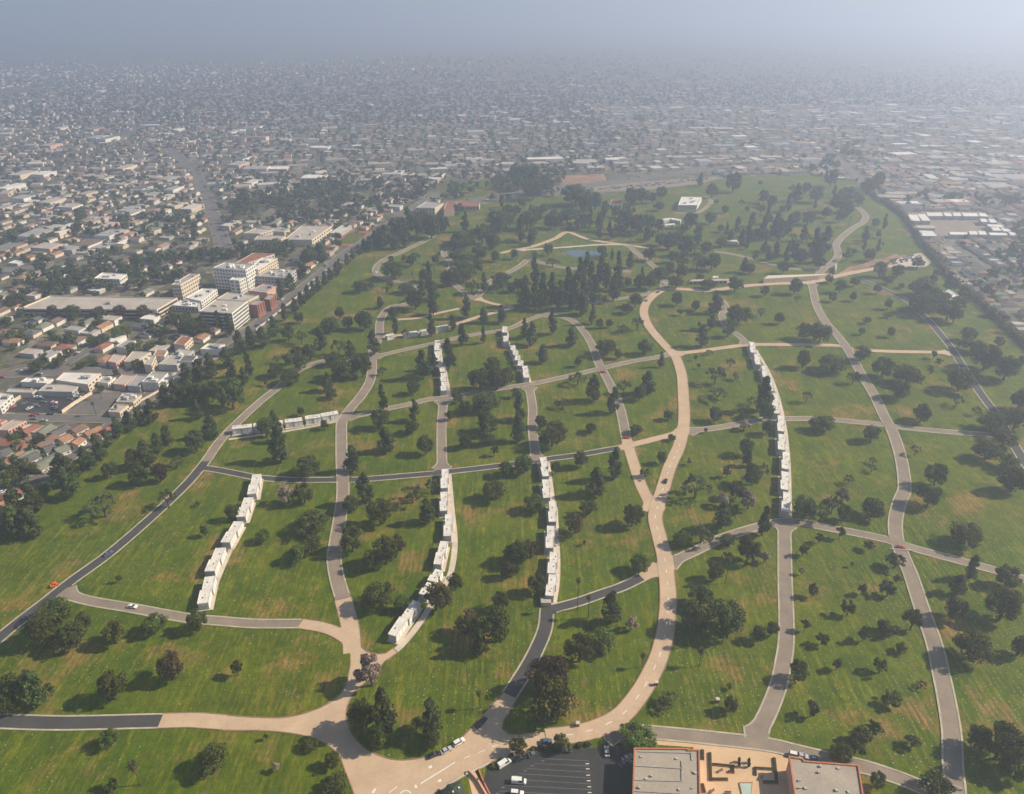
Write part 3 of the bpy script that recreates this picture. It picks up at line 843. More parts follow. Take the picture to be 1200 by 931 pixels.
B('chapel', 'small red roofed chapel among the northern trees', 'chapel', [t14(455, 200), t14(515, 202), t14(520, 180), t14(470, 176)], 6, 'cream', 'red_tile', None, [(0, 1, 3)])
B('mausoleum_hall', 'broad white roofed mausoleum hall with dark front', 'mausoleum', [t14(778, 204), t14(868, 205), t14(890, 166), t14(795, 164)], 6.5, 'white_wall', 'white_roof', None, [(0, 1, 1, dict(band=True, hfrac=0.75, mat='grey_wall'))], units=4)
for i, (x0, y0, x1, y1, lab) in enumerate(((690, 270, 740, 262, 'largest pale garden crypt below the white hall'), (745, 262, 790, 270, 'pale garden crypt beside the curved drive'), (700, 292, 760, 288, 'low pale garden crypt among dark trees'), (990, 362, 1060, 368, 'low pale crypt wall on the northern lawn'))):
    B('garden_crypt', lab, 'crypt', [t14(x0, y0 + 8), t14(x1, y1 + 8), t14(x1 + 4, y1), t14(x0 + 4, y0)], 3.5, 'white_wall', 'white_roof', 'garden crypts', parapet=0.3)
B('garden_house', 'low white roofed building hidden in the eastern trees', 'building', [t15(790, 615), t15(850, 640), t15(895, 628), t15(850, 600)], 5, 'white_wall', 'white_roof', None, units=3)
# construction shell beside the main drive
B('construction_shell', 'long tan unfinished mausoleum shell beside the main drive', 'building', [t15(-20, 548), t15(240, 532), t15(300, 524), t15(0, 532)], 5, 'cream', 'cream', 'construction', parapet=0)
B('construction_shell', 'short white unfinished wall beside the main drive bend', 'building', [t14(830, 560), t14(1010, 556), t14(1025, 548), t14(850, 550)], 4, 'pink', 'tan_roof', 'construction', [(0, 1, 9, dict(hfrac=0.6, wfrac=0.7, mat='dark'))], parapet=0)
B('site_cabin', 'small white site cabin at the end of the construction shell', 'cabin', [t15(314, 507), t15(322, 507), t15(323, 480), t15(315, 480)], 4, 'white_wall', 'white_roof')
B('site_cabin', 'white site cabin beside the construction shell', 'cabin', [t14(940, 545), t14(965, 545), t14(968, 536), t14(943, 536)], 3.5, 'white_wall', 'white_roof')
# industrial sheds east
c8 = TL(1040, 230, 5.475)
sheds = [((150, 158), (212, 160), (190, 118), (132, 118)), ((225, 158), (278, 158), (240, 115), (190, 116)), ((258, 128), (358, 128), (345, 106), (250, 106)), ((370, 128), (418, 128), (402, 106), (358, 106)), ((425, 128), (478, 128), (462, 106), (415, 106)),
         ((490, 130), (588, 130), (572, 108), (475, 108)), ((595, 130), (648, 132), (628, 110), (582, 110)), ((605, 166), (648, 166), (628, 145), (590, 145)), ((660, 170), (706, 170), (682, 147), (645, 147)), ((650, 196), (752, 200), (730, 184), (635, 180)),
         ((680, 222), (735, 222), (712, 200), (662, 200)), ((745, 226), (795, 228), (772, 204), (725, 202)), ((790, 252), (838, 254), (818, 232), (775, 230)), ((660, 250), (775, 252), (760, 236), (645, 234)), ((590, 247), (640, 247), (625, 224), (580, 224)), ((530, 247), (585, 247), (570, 224), (520, 224)), ((402, 247), (520, 247), (508, 232), (395, 230)), ((165, 205), (308, 207), (305, 190), (160, 188)), ((215, 255), (318, 257), (290, 224), (200, 220))]
for i, s4 in enumerate(sheds):
    B('warehouse', 'long low white roofed shed in the walled industrial yard' if i < 17 else ('tan roofed shed just outside the industrial yard' if i == 17 else 'pinkish white shed at the boundary hedge'), 'warehouse', [c8(*p) for p in s4], 5, 'grey_wall', 'white_roof' if i != 17 else 'tan_roof', 'industrial sheds' if i < 17 else 'sheds by the boundary hedge', parapet=0)
for o in [o for o in bpy.data.objects if o.name.startswith('warehouse')]:
    SHEDS.append(o)
sheet('works_yard', [c8(125, 255), c8(840, 262), c8(640, 100), c8(130, 100)], 0.004, M['grey_road'], 'paved grey yard between the industrial sheds')

# shops and offices along the side streets
shops = [
    ('cream L-shaped shop with tall lit side wall beside the walled car park', [(355, 250), (562, 280), (645, 207), (412, 200)], 6, 'cream', 'white_roof', 2),
    ('low white roofed shop with dark window strip', [(130, 262), (300, 272), (340, 242), (170, 236)], 4, 'white_wall', 'white_roof', 3),
    ('flat tan roofed workshop behind the walled car park', [(240, 322), (460, 327), (512, 282), (300, 275)], 4, 'grey_wall', 'tan_roof', 1),
    ('small grey roofed shop beside the cream shop', [(622, 262), (690, 272), (742, 234), (662, 226)], 4, 'white_wall', 'grey_roof', 1),
    ('brown grey flat roofed shop in the row of shops', [(722, 276), (795, 282), (862, 222), (782, 214)], 4.5, 'pink', 'tan_roof', 0),
    ('pale blue roofed shop in the row of shops', [(812, 286), (892, 292), (952, 226), (872, 216)], 4.5, 'grey_wall', 'grey_roof', 0),
    ('two storey white shop at the end of the row by the avenue', [(905, 262), (1012, 268), (1074, 206), (972, 198)], 7, 'white', 'grey_roof', 2),
    ('white annex with lit wall right beside the avenue', [(1022, 262), (1062, 262), (1106, 226), (1070, 222)], 6, 'white', 'white_roof', 0),
    ('flat grey roofed shop with white roof boxes by the avenue', [(742, 388), (852, 394), (905, 346), (785, 335)], 4, 'cream', 'grey_roof', 5),
    ('small tan roofed corner shop at the avenue', [(692, 452), (765, 458), (822, 412), (735, 402)], 4, 'cream', 'tan_roof', 0),
    ('white walled warehouse at the edge of the walled car park', [(-60, 420), (0, 420), (82, 345), (-10, 330)], 6, 'white', 'white_roof', 1),
    ('long low tan roofed store above the walled car park', [(40, 328), (205, 332), (235, 312), (60, 304)], 4, 'grey_wall', 'tan_roof', 0),
    ('brown flat roofed apartment row above the wide street', [(690, 132), (742, 142), (802, 92), (728, 84)], 5, 'pink', 'tan_roof', 0),
    ('long tan flat roofed apartment block above the wide street', [(790, 132), (862, 138), (965, 72), (850, 66)], 5, 'cream', 'tan_roof', 0),
    ('cream two storey apartment block with balconies', [(920, 150), (968, 156), (996, 96), (940, 92)], 7, 'cream', 'tan_roof', 1),
    ('low pink roofed block beside the grey parking deck', [(980, 92), (1050, 98), (1072, 62), (1000, 56)], 5, 'white_wall', 'orange_tile', 0),
    ('long grey parking deck lined with cars', [(1010, 150), (1130, 156), (1240, 62), (1150, 50)], 5, 'grey_wall', 'tan_roof', 6),
    ('white walled dark block beside the avenue trees', [(1140, 130), (1230, 134), (1262, 96), (1175, 92)], 6, 'white', 'dark_shingle', 0),
    ('long grey gabled apartment house by the diagonal street', [(740, 36), (800, 44), (868, 0), (812, -8)], 6, 'white', 'grey_roof', 0),
    ('low white roofed clinic between the trees and the avenue', [(1280, 52), (1400, 58), (1440, 22), (1330, 16)], 5, 'white_wall', 'white_roof', 4),
    ('cream hall with twin gables above the diagonal street', [(1110, 18), (1180, 26), (1230, -22), (1160, -30)], 6, 'cream', 'red_tile', 0),
]
for lab, cs, h, wl, rf, un in shops:
    B('shop_building', lab, 'shop' if 'shop' in lab else 'building', [c2(*p) for p in cs], h, wl, rf, 'shops and offices near the avenue', [(1, 1 if h < 6 else 2, 4, dict(hfrac=0.4, wfrac=0.5))], parapet=0.4, units=un)
# walls round the car park
def wall_run(label, pts, h=2.2, mat='cream', w=0.35):
    mb = MB()
    P = [px(*p) for p in pts]
    c = P[0]
    for a, b in zip(P[:-1], P[1:]):
        d = np.array(b) - np.array(a)
        mb.box((a[0] + b[0]) / 2 - c[0], (a[1] + b[1]) / 2 - c[1], 0, float(np.linalg.norm(d)) + w, w, h, math.atan2(d[1], d[0]), bottom=False)
    cm = MB()
    for a, b in zip(P[:-1], P[1:]):
        d = np.array(b) - np.array(a)
        cm.box((a[0] + b[0]) / 2 - c[0], (a[1] + b[1]) / 2 - c[1], h, float(np.linalg.norm(d)) + w + 0.1, w + 0.14, 0.14, math.atan2(d[1], d[0]))
    root = empty('boundary_wall', (c[0], c[1], 0), label=label, category='wall')
    link('wall', mb.mesh('wall', M[mat]), root)
    link('coping', cm.mesh('coping', M['orange_tile'] if mat == 'cream' else M[mat]), root)
wall_run('orange topped wall on the shop side of the walled car park', [c2(400, 462), c2(480, 405), c2(590, 340)], 2.6)
wall_run('orange topped wall on the warehouse side of the walled car park', [c2(5, 455), c2(100, 385), c2(210, 320)], 2.6)
wall_run('long cream wall between the shops and the avenue', [c2(800, 462), c2(905, 385), c2(1040, 312)], 1.8)
wall_run('pale retaining wall between the avenue and the cemetery trees', [(300, 388), (352, 346), (395, 318)], 1.6, 'walk')

# ------------------------------------------------------------------ lower buildings and courtyard
def flat_hall(label, pts_px, H):
    P = [np.array(px(u, v, H)) for u, v in pts_px]
    c = sum(P) / len(P)
    root = empty('flat_roofed_hall', (c[0], c[1], 0), label=label, category='building', group='lower flat roofed halls')
    FOOT.append([tuple(p) for p in P])
    BLOCKERS.append((c[0], c[1], 25))
    Q = [p - c for p in P]
    wb = MB(); wb.prism([tuple(q) for q in Q], 0, H - 0.1, bottom=False)
    link('wall', wb.mesh('wall', M['pink']), root)
    rb = MB(); rb.prism([tuple(q * 0.985) for q in Q], H - 0.5, H)
    ro = link('roof', rb.mesh('roof', M['hall_roof']), root)
    n = len(Q)
    for i in range(n):
        a, b = Q[i], Q[(i + 1) % n]
        d = b - a; l = float(np.linalg.norm(d))
        if l < 0.3: continue
        pb = MB(); m = (a + b) / 2
        pb.box(m[0], m[1], H - 0.8 + 0.005 * (i % 2), l + 0.5, 0.5, 1.3, math.atan2(d[1], d[0]))
        link('parapet', pb.mesh('parapet', M['trim']), ro)
    return root, ro, c
hall1, roof1, hc1 = flat_hall('tan flat roofed hall with red parapet beside the parking lot', [(743.5, 878), (806, 878.5), (806, 880), (819, 880), (821, 990), (740, 990)], 7.5)
hall2, roof2, hc2 = flat_hall('tan flat roofed hall with bright red parapet east of the courtyard', [(925, 888), (940, 890), (942, 893), (1005.5, 898), (1020, 990), (940, 990)], 7.5)
def roof_seam(ro, c, H, pts, w=0.3, h=0.35, mat='grey_roof'):
    P = [np.array(px(u, v, H)) - c for u, v in pts]
    for a, b in zip(P[:-1], P[1:]):
        d = b - a
        mb = MB(); m = (a + b) / 2
        mb.box(m[0], m[1], H - 0.02, float(np.linalg.norm(d)), w, h, math.atan2(d[1], d[0]))
        link('roof_seam', mb.mesh('roof_seam', M[mat]), ro)
t3 = TL(600, 691, 3.88)
roof_seam(roof1, hc1, 7.5, [t3(560, 803), t3(772, 816), t3(772, 872)])
roof_seam(roof1, hc1, 7.5, [t3(556, 868), t3(770, 873)])
roof_seam(roof1, hc1, 7.5, [t3(770, 780), t3(772, 816)], 0.2)
roof_seam(roof1, hc1, 7.5, [t3(552, 918), t3(850, 935)])
roof_seam(roof1, hc1, 7.5, [t3(575, 738), t3(815, 745), t3(818, 778)], 0.4)
rr = random.Random(3)
for ro, c, x0, x1, y0, y1 in ((roof1, hc1, 570, 835, 760, 925), (roof2, hc2, 1290, 1560, 785, 925)):
    for k in range(9):
        p = np.array(px(*t3(rr.uniform(x0, x1), rr.uniform(y0, y1)), 7.5)) - c
        mb = MB(); mb.box(p[0], p[1], 7.5, rr.uniform(0.4, 1.0), rr.uniform(0.4, 1.0), rr.uniform(0.3, 0.8))
        link('roof_vent', mb.mesh('roof_vent', M['grey_wall']), ro)
c5 = TL(810, 865, 5.714)
def at5(x, y):
    return np.array(px(*c5(x, y)))
def planter(label, pts, w=1.0, h=0.45):
    P = [at5(*p) for p in pts]
    c = P[0]
    root = empty('planter_wall', (c[0], c[1], 0.008), label=label, category='planter', group='courtyard planters')
    wb, hb = MB(), MB()
    for i, (a, b) in enumerate(zip(P[:-1], P[1:])):
        d = b - a; m = (a + b) / 2 - c; l = float(np.linalg.norm(d)) + w * 0.98
        wb.box(m[0], m[1], 0, l, w, h + i * 0.004, math.atan2(d[1], d[0]), bottom=False)
        hb.box(m[0], m[1], h - 0.05, l - 0.3, w - 0.4, 0.35 + i * 0.004, math.atan2(d[1], d[0]))
    link('wall', wb.mesh('wall', M['planter']), root)
    link('hedge', hb.mesh('hedge', LEAF['o']), root)
planter('long brick planter wall around the western seats', [(125, 110), (130, 280), (235, 280)], 1.2)
planter('brick planter with hooked end above the western seats', [(150, 180), (280, 192), (280, 230), (255, 230)], 1.0)
planter('brick planter with hooked end above the eastern seats', [(430, 245), (430, 205), (550, 212)], 1.0)
planter('long brick planter wall beside the eastern hall shadow', [(556, 145), (572, 300), (490, 298)], 1.2)
planter('short brick planter beside the western hall', [(75, 92), (76, 138)], 1.3)
planter('small brick planter below the western seats', [(75, 320), (85, 360)], 1.3)
def bench(label, x, y, rz):
    p = at5(x, y)
    root = empty('bench', (p[0], p[1], 0.008), rz, label=label, category='bench', group='courtyard benches')
    for nm, b in (('seat', (0, 0, 0.42, 2.4, 0.55, 0.08)), ('backrest', (0, 0.3, 0.5, 2.4, 0.08, 0.45)), ('leg', (-0.9, 0, 0, 0.1, 0.5, 0.42)), ('leg', (0.9, 0, 0, 0.1, 0.5, 0.42))):
        mb = MB(); mb.box(*b)
        link(nm, mb.mesh(nm, M['brown_shingle']), root)
bench('dark curved bench inside the western planter', 195, 225, 0.5)
bench('dark bench inside the eastern planter', 468, 272, 0.9)
bench('dark bench below the western planter walls', 140, 362, 0.7)
bench('dark bench below the pool', 245, 372, 0.0)
# reflecting pool
P = [at5(*p) for p in ((318, 300), (410, 300), (396, 420), (345, 420))]
c = sum(P) / 4
root = empty('reflecting_pool', (c[0], c[1], 0.008), label='pale green reflecting pool with brick rim in the courtyard', category='pool')
wb = MB(); wb.prism([tuple((p - c) * 1.0) for p in P], 0, 0.35)
link('rim', wb.mesh('rim', M['planter']), root)
wb = MB(); wb.prism([tuple((p - c) * 0.86) for p in P], 0.30, 0.358)
link('water', wb.mesh('water', M['pool']), root)
# gatehouse at the forecourt
P = [np.array(px(*p, 4.0)) for p in ((512, 938), (548, 938), (541, 914), (524, 918))]
c = sum(P) / 4
root = empty('gatehouse', (c[0], c[1], 0), label='small gatehouse with dark green roof beside the forecourt', category='gatehouse')
wb = MB(); wb.prism([tuple((p - c) * 0.9) for p in P], 0, 3.4, bottom=False)
link('wall', wb.mesh('wall', M['pink']), root)
mb = MB()
Q = [tuple(p - c) for p in P]
mb.add([(q[0], q[1], 3.4) for q in Q] + [(0, 0, 5.2)], [(0, 1, 4), (1, 2, 4), (2, 3, 4), (3, 0, 4)])
link('roof', mb.mesh('roof', surf('dark_green_roof', (0.045, 0.06, 0.04))), root)
for (x, y) in ((0.0, -1.0), (2.0, 0.5)):
    mb = MB(); mb.box(x, y, 3.9, 0.6, 0.6, 1.2)
    link('chimney', mb.mesh('chimney', M['white_wall']), root)
wall_run('low pink wall between the gatehouse and the parking lot', [(550, 905), (560, 916), (574, 940)], 1.2, 'pink', 0.5)
wall_run('low red brick wall at the edge of the parking lot', [(561, 903), (567, 918), (578, 940)], 0.7, 'trim', 0.4)
wall_run('low kerb wall along the forecourt exit', [(516, 926), (545, 909), (575, 895)], 0.6, 'walk', 0.5)
walk_poly, _ = sheet('path', [(548, 908), (556, 904), (590, 960), (560, 960)], 0.03, M['terracotta'], 'pink paved path beside the gatehouse')
# small stone hut at the end of the straight row, sign boards, pillars
P = px(639.5, 708)
root = empty('stone_hut', (P[0], P[1], 0), label='tiny tan stone hut at the lower end of the straight mausoleum row', category='hut')
mb = MB(); mb.box(0, 0, 0, 4.2, 3.0, 2.2, bottom=False); link('wall', mb.mesh('wall', M['cream']), root)
mb = MB(); mb.box(0, 0, 2.2, 4.8, 3.6, 0.25); link('roof', mb.mesh('roof', M['tan_roof']), root)
def gate_pier(label, u, v, group=None):
    p = px(u, v)
    root = empty('brick_pier', (p[0], p[1], 0), label=label, category='pier')
    mb = MB(); mb.box(0, 0, 0, 1.2, 1.2, 1.8, bottom=False); link('shaft', mb.mesh('shaft', M['brick']), root)
    mb = MB(); mb.box(0, 0, 1.8, 1.5, 1.5, 0.25); link('cap', mb.mesh('cap', M['walk']), root)
gate_pier('small red brick pier on the lawn edge inside the main drive bend', 677, 851)
gate_pier('small red brick pier on the outer edge of the main drive bend', 769, 803)
gate_pier('small brick pier on the lawn by the eastern seats', 840.5, 823)
p = px(1056, 645.5)
root = empty('barrier_gate', (p[0], p[1], 0), -0.12, label='low white barrier across the eastern drive junction', category='barrier')
for nm, b in (('rail', (0, 0, 0.7, 11, 0.25, 0.3)), ('post', (-5.4, 0, 0, 0.4, 0.4, 1.1)), ('post', (5.4, 0, 0, 0.4, 0.4, 1.1))):
    mb = MB(); mb.box(*b); link(nm, mb.mesh(nm, M['white']), root)
p = px(1120, 924)
root = empty('barrier_gate', (p[0], p[1], 0), -0.5, label='short white barrier at the foot of the long pale drive', category='barrier')
for nm, b in (('rail', (0, 0, 0.7, 4, 0.25, 0.4)), ('post', (-1.9, 0, 0, 0.4, 0.4, 1.1)), ('post', (1.9, 0, 0, 0.4, 0.4, 1.1))):
    mb = MB(); mb.box(*b); link(nm, mb.mesh(nm, M['white']), root)

# ------------------------------------------------------------------ cars
def car_meshes(kind, color):
    w = 1.85
    if kind == 'sedan':
        prof = [(-2.3, .35), (-2.35, .75), (-2.2, .95), (-1.5, 1.0), (1.0, .95), (2.1, .82), (2.3, .65), (2.3, .35)]
        cab = [(-1.75, .97), (-1.2, 1.42), (0.15, 1.45), (1.0, .96)]
    elif kind == 'suv':
        prof = [(-2.35, .4), (-2.4, .9), (-2.3, 1.05), (-1.5, 1.08), (1.0, 1.08), (2.1, .98), (2.35, .8), (2.35, .4)]
        cab = [(-2.3, 1.06), (-2.1, 1.75), (0.3, 1.78), (1.05, 1.07)]
    elif kind == 'hearse':
        prof = [(-3.1, .35), (-3.15, .8), (-3.0, 1.0), (-2.0, 1.03), (1.6, 1.0), (2.9, .88), (3.1, .65), (3.1, .35)]
        cab = [(-2.95, 1.0), (-2.7, 1.62), (0.9, 1.6), (1.7, 1.0)]
    else:  # van
        w = 2.0
        prof = [(-2.7, .4), (-2.75, 1.1), (-2.7, 1.2), (-1.5, 1.22), (1.5, 1.2), (2.5, 1.0), (2.7, .8), (2.7, .4)]
        cab = [(-2.68, 1.2), (-2.6, 2.1), (1.0, 2.1), (1.9, 1.18)]
    def loft(pts, wb, wt, zmid):
        mb = MB(); n = len(pts); v = []
        for s in (-1, 1):
            for x, z in pts:
                ww = (wb if z < zmid else wt) / 2
                v.append((x, s * ww, z))
        f = [tuple(range(n - 1, -1, -1)), tuple(range(n, 2 * n))] + [(i, (i + 1) % n, n + (i + 1) % n, n + i) for i in range(n)]
        mb.add(v, [t[::-1] for t in f]); return mb
    zc = cab[0][1] + 0.1
    body = loft(prof, w, w * 0.96, 0.7).mesh('body', M['car_' + color])
    glass = loft(cab, w * 0.94, w * 0.76, zc).mesh('window', M['glass'])
    roofb = MB(); xs = [c[0] for c in cab]; zt = max(c[1] for c in cab)
    roofb.box((cab[1][0] + cab[2][0]) / 2, 0, zt - 0.03, cab[2][0] - cab[1][0] + 0.1, w * 0.80, 0.07)
    roof = roofb.mesh('roof', M['car_' + color])
    pil = None
    if kind in ('van', 'hearse'):
        pb = MB()
        for s in (-1, 1):
            pb.box((cab[0][0] + cab[2][0] - 1.2) / 2, s * w * 0.44, cab[0][1], cab[2][0] - cab[0][0] - 1.2, 0.12, (zt - cab[0][1]) * 0.9)
        pil = pb.mesh('side_panel', M['car_' + color])
    wm = MB(); wm.tube((0, -0.11, 0), (0, 0.11, 0), 0.34, 0.34, 10); wheel = wm.mesh('wheel', M['tyre'])
    rm = MB(); rm.tube((0, -0.125, 0), (0, 0.125, 0), 0.19, 0.19, 8); rim = rm.mesh('rim', M['rim'])
    lm = MB(); lm.box(0, 0, 0, 0.08, 0.35, 0.15); lamp = lm.mesh('headlight', M['lamp_lens']); tail = lm.mesh('tail_light', M['tail_lens'])
    return dict(body=body, window=glass, roof=roof, side_panel=pil, wheel=wheel, rim=rim, lamp=lamp, tail=tail, w=w, x=prof[-1][0], z=prof[0][1])
CARS = {}
CAR_SETS = []
def x_far(u):
    return u < 600
def car(kind, color, u, v, rz, label, group=None, name=None, parts=True):
    key = (kind, color)
    if key not in CARS:
        CARS[key] = car_meshes(kind, color)
    k = CARS[key]
    p = px(u, v)
    z = 0.03
    for r in ROADS:
        if ((r['line'] - p) ** 2).sum(1).min() < (r['hw'] + 2) ** 2:
            z = max(z, r['z'] + 0.005)
    root = empty(name or {'sedan': 'car', 'suv': 'car', 'van': 'van', 'hearse': 'hearse'}[kind], (p[0], p[1], z), rz, label=label, category={'sedan': 'car', 'suv': 'car', 'van': 'van', 'hearse': 'car'}[kind])
    if group:
        root['group'] = group
        CAR_SETS.append((root, label, 'hospital tower' if x_far(u) else 'construction shell', px(270, 330) if x_far(u) else px(940, 325)))
    link('body', k['body'], root); link('window', k['window'], root); link('roof', k['roof'], root)
    if k['side_panel']:
        link('side_panel', k['side_panel'], root)
    for sx in (-1, 1):
        for sy in (-1, 1):
            wv = link('wheel', k['wheel'], root)
            wv.location = (sx * k['x'] * 0.62, sy * (k['w'] / 2 - 0.1), 0.34)
            if parts:
                link('rim', k['rim'], wv)
    if parts:
        for sy in (-1, 1):
            a = link('headlight', k['lamp'], root); a.location = (k['x'] - 0.02, sy * 0.65, k['z'] + 0.25)
            a = link('tail_light', k['tail'], root); a.location = (-k['x'] - 0.03, sy * 0.65, k['z'] + 0.3)
    return root
car('sedan', 'white', 155.5, 712, -0.15, 'white sedan driving on the lower cross drive')
car('hearse', 'black', 564, 848, 0.95, 'long black hearse parked at the mouth of the dark lane')
car('suv', 'white', 538, 871, 0.62, 'white car parked at the forecourt lawn edge')
car('sedan', 'silver', 523, 880.5, 0.55, 'silver car parked behind the white car at the lawn edge')
car('sedan', 'black', 508, 886, 0.45, 'black car parked last in line at the forecourt lawn edge')
car('van', 'white', 591, 896, 0.62, 'white van parked beside the lot trees')
car('van', 'white', 608, 917, -0.08, 'white van parked across the bays of the parking lot', name='van')
car('suv', 'white', 606, 931, -0.1, 'white car below the white van in the parking lot')
car('sedan', 'black', 609, 890, 0.4, 'dark car in the tree shade next to the white van')
car('sedan', 'grey', 626, 885, 0.35, 'dark grey car parked under the lot hedge')
car('sedan', 'blue', 640, 870.5, 0.08, 'blue grey car on the main drive beside the lot trees')
car('sedan', 'black', 662, 881, 0.05, 'black car parked by the round lot tree')
car('sedan', 'silver', 711, 882, 1.55, 'silver car standing lengthwise near the lot entrance')
car('sedan', 'silver', 735, 889, 0.5, 'upper silver car in the shadow of the hall')
car('sedan', 'grey', 732, 896, 0.45, 'lower grey car in the shadow of the hall')
car('suv', 'white', 932, 886.5, -0.25, 'white car parked by the corner of the eastern hall')
car('sedan', 'silver', 940, 887.5, -0.25, 'silver car behind the white car by the eastern hall')
car('sedan', 'blue', 955, 890.5, -0.2, 'blue car parked along the eastern hall')
car('sedan', 'black', 780, 565, 1.25, 'dark car driving up the main drive above the fork')
car('sedan', 'red', 706.5, 437, 0.2, 'red car at the upper crossing of the forked drive')
car('sedan', 'red', 734, 514, 0.1, 'red car at the lower crossing of the forked drive')
car('sedan', 'grey', 757.5, 353, 1.2, 'grey car on the loop of the main drive')
car('sedan', 'black', 771, 343, 0.9, 'dark car at the top of the main drive loop')
car('sedan', 'grey', 827, 341, 0.0, 'grey car on the main drive beside the construction')
car('sedan', 'red', 1055, 643, -0.2, 'small red car at the white barrier')
car('sedan', 'blue', 127, 650, 0.9, 'small blue car on the dark perimeter drive')
car('sedan', 'silver', 52, 494, 0.0, 'silver car on the side street by the housing')
car('sedan', 'white', 83, 526, 0.7, 'white car parked beside the housing by the avenue')
car('sedan', 'white', 440.5, 320, 1.2, 'white car on the winding drive by the old graves')
car('sedan', 'white', 778, 333, 1.2, 'white car on the spur road to the pond')
car('sedan', 'white', 45, 466, 0.2, 'white car in the walled car park')
# orange mower on the lawn
p = px(64, 687)
root = empty('utility_cart', (p[0], p[1], 0.0), 0.7, label='orange utility cart on the boundary lawn beside the dark drive', category='cart')
for nm, b, mt in (('body', (0, 0, 0.4, 3.6, 1.7, 0.5), 'car_orange'), ('bed', (-0.9, 0, 0.9, 1.7, 1.6, 0.45), 'car_orange'), ('seat', (0.3, 0, 0.9, 0.5, 1.4, 0.5), 'tyre'), ('canopy', (0.4, 0, 1.9, 1.7, 1.6, 0.1), 'car_orange')):
    mb = MB(); mb.box(*b); link(nm, mb.mesh(nm, M[mt]), root)
for sx in (-1, 1):
    for sy in (-1, 1):
        wm = MB(); wm.tube((sx * 1.2, sy * 0.85 - 0.12, 0.35), (sx * 1.2, sy * 0.85 + 0.12, 0.35), 0.35, 0.35, 10)
        link('wheel', wm.mesh('wheel', M['tyre']), root)
        mb = MB(); mb.box(0.4 + sx * 0.75, sy * 0.72, 0.9, 0.07, 0.07, 1.0); link('canopy_post', mb.mesh('canopy_post', M['tyre']), root)
rr = random.Random(11)
cols = ['white', 'silver', 'black', 'grey', 'blue', 'white', 'silver', 'grey', 'black', 'red']
n = 0
for r0 in range(3):
    for i in range(11):
        u = 1044 + i * 3.2 + r0 * 1.5 + rr.uniform(-.4, .4); v = 305.5 - i * 0.75 + r0 * 2.1
        if rr.random() < 0.2: continue
        c = rr.choice(cols)
        car('sedan', c, u, v, 1.2, f'{c} car parked in the gravel yard by the construction', 'cars in the gravel yard', parts=False)
for i in range(26):
    t = rr.uniform(0.02, 0.95); side = rr.choice([-1, 1])
    av = [r for r in ROADS if r['label'].startswith('busy avenue')][0]['line']
    k = int(t * (len(av) - 2)); tg = av[k + 1] - av[k]; nrm = np.array([-tg[1], tg[0]]) / np.linalg.norm(tg)
    q = av[k] + nrm * side * rr.choice([2.2, 4.6]); uu = proj(q[0], q[1], 0)
    if not (0 < uu[0] < 1200): continue
    c = rr.choice(cols)
    car('sedan', c, uu[0], uu[1], math.atan2(tg[1], tg[0]), f'{c} car on the busy avenue', 'cars on the avenue', parts=False)

for nm_, cnt_, wd_ in (('far avenue', 40, (3, 6.5)), ('northern avenue', 40, (4, 8)), ('side street', 7, (2.5, 4.5)), ('wide side', 8, (3, 5.5)), ('diagonal res', 6, (4, 4.3)), ('eastern street', 12, (2, 3.2))):
    av = [r for r in ROADS if r['label'].startswith(nm_)][0]['line']
    for i in range(cnt_):
        k = rr.randrange(len(av) - 1); tg = av[k + 1] - av[k]; nrm = np.array([-tg[1], tg[0]]) / np.linalg.norm(tg)
        q = av[k] + nrm * rr.choice([-1, 1]) * rr.choice(wd_); uu = proj(q[0], q[1], 0)
        if 0 < uu[0] < 1200:
            c = rr.choice(cols)
            car('sedan', c, uu[0], uu[1], math.atan2(tg[1], tg[0]), f'{c} car on the {nm_ if "res" not in nm_ and nm_ != "wide side" else ("diagonal street" if "res" in nm_ else "wide street")}', 'cars on the ' + nm_, parts=False)
for i in range(22):
    c = rr.choice(cols); t_, w_ = rr.random(), rr.random()
    x_ = (30 + 370 * t_) * (1 - w_) + (215 + 375 * t_) * w_; y_ = 455 * (1 - w_) + 335 * w_
    uu = c2(x_, y_ - 4)
    car('sedan', c, uu[0], uu[1], rr.choice([0.05, 1.0]), f'{c} car parked in the walled car park', 'cars in the walled car park', parts=False)
for i in range(90):
    t_ = rr.random(); c = rr.choice(cols)
    uu = t14(360 + 560 * t_, 132 - 50 * t_ + rr.choice([-6, -2, 2, 6]) * 0.8)
    car('sedan', c, uu[0], uu[1], rr.choice([0.2, 1.7]), f'{c} car in the long pale car lot', 'cars in the long pale car lot', parts=False)

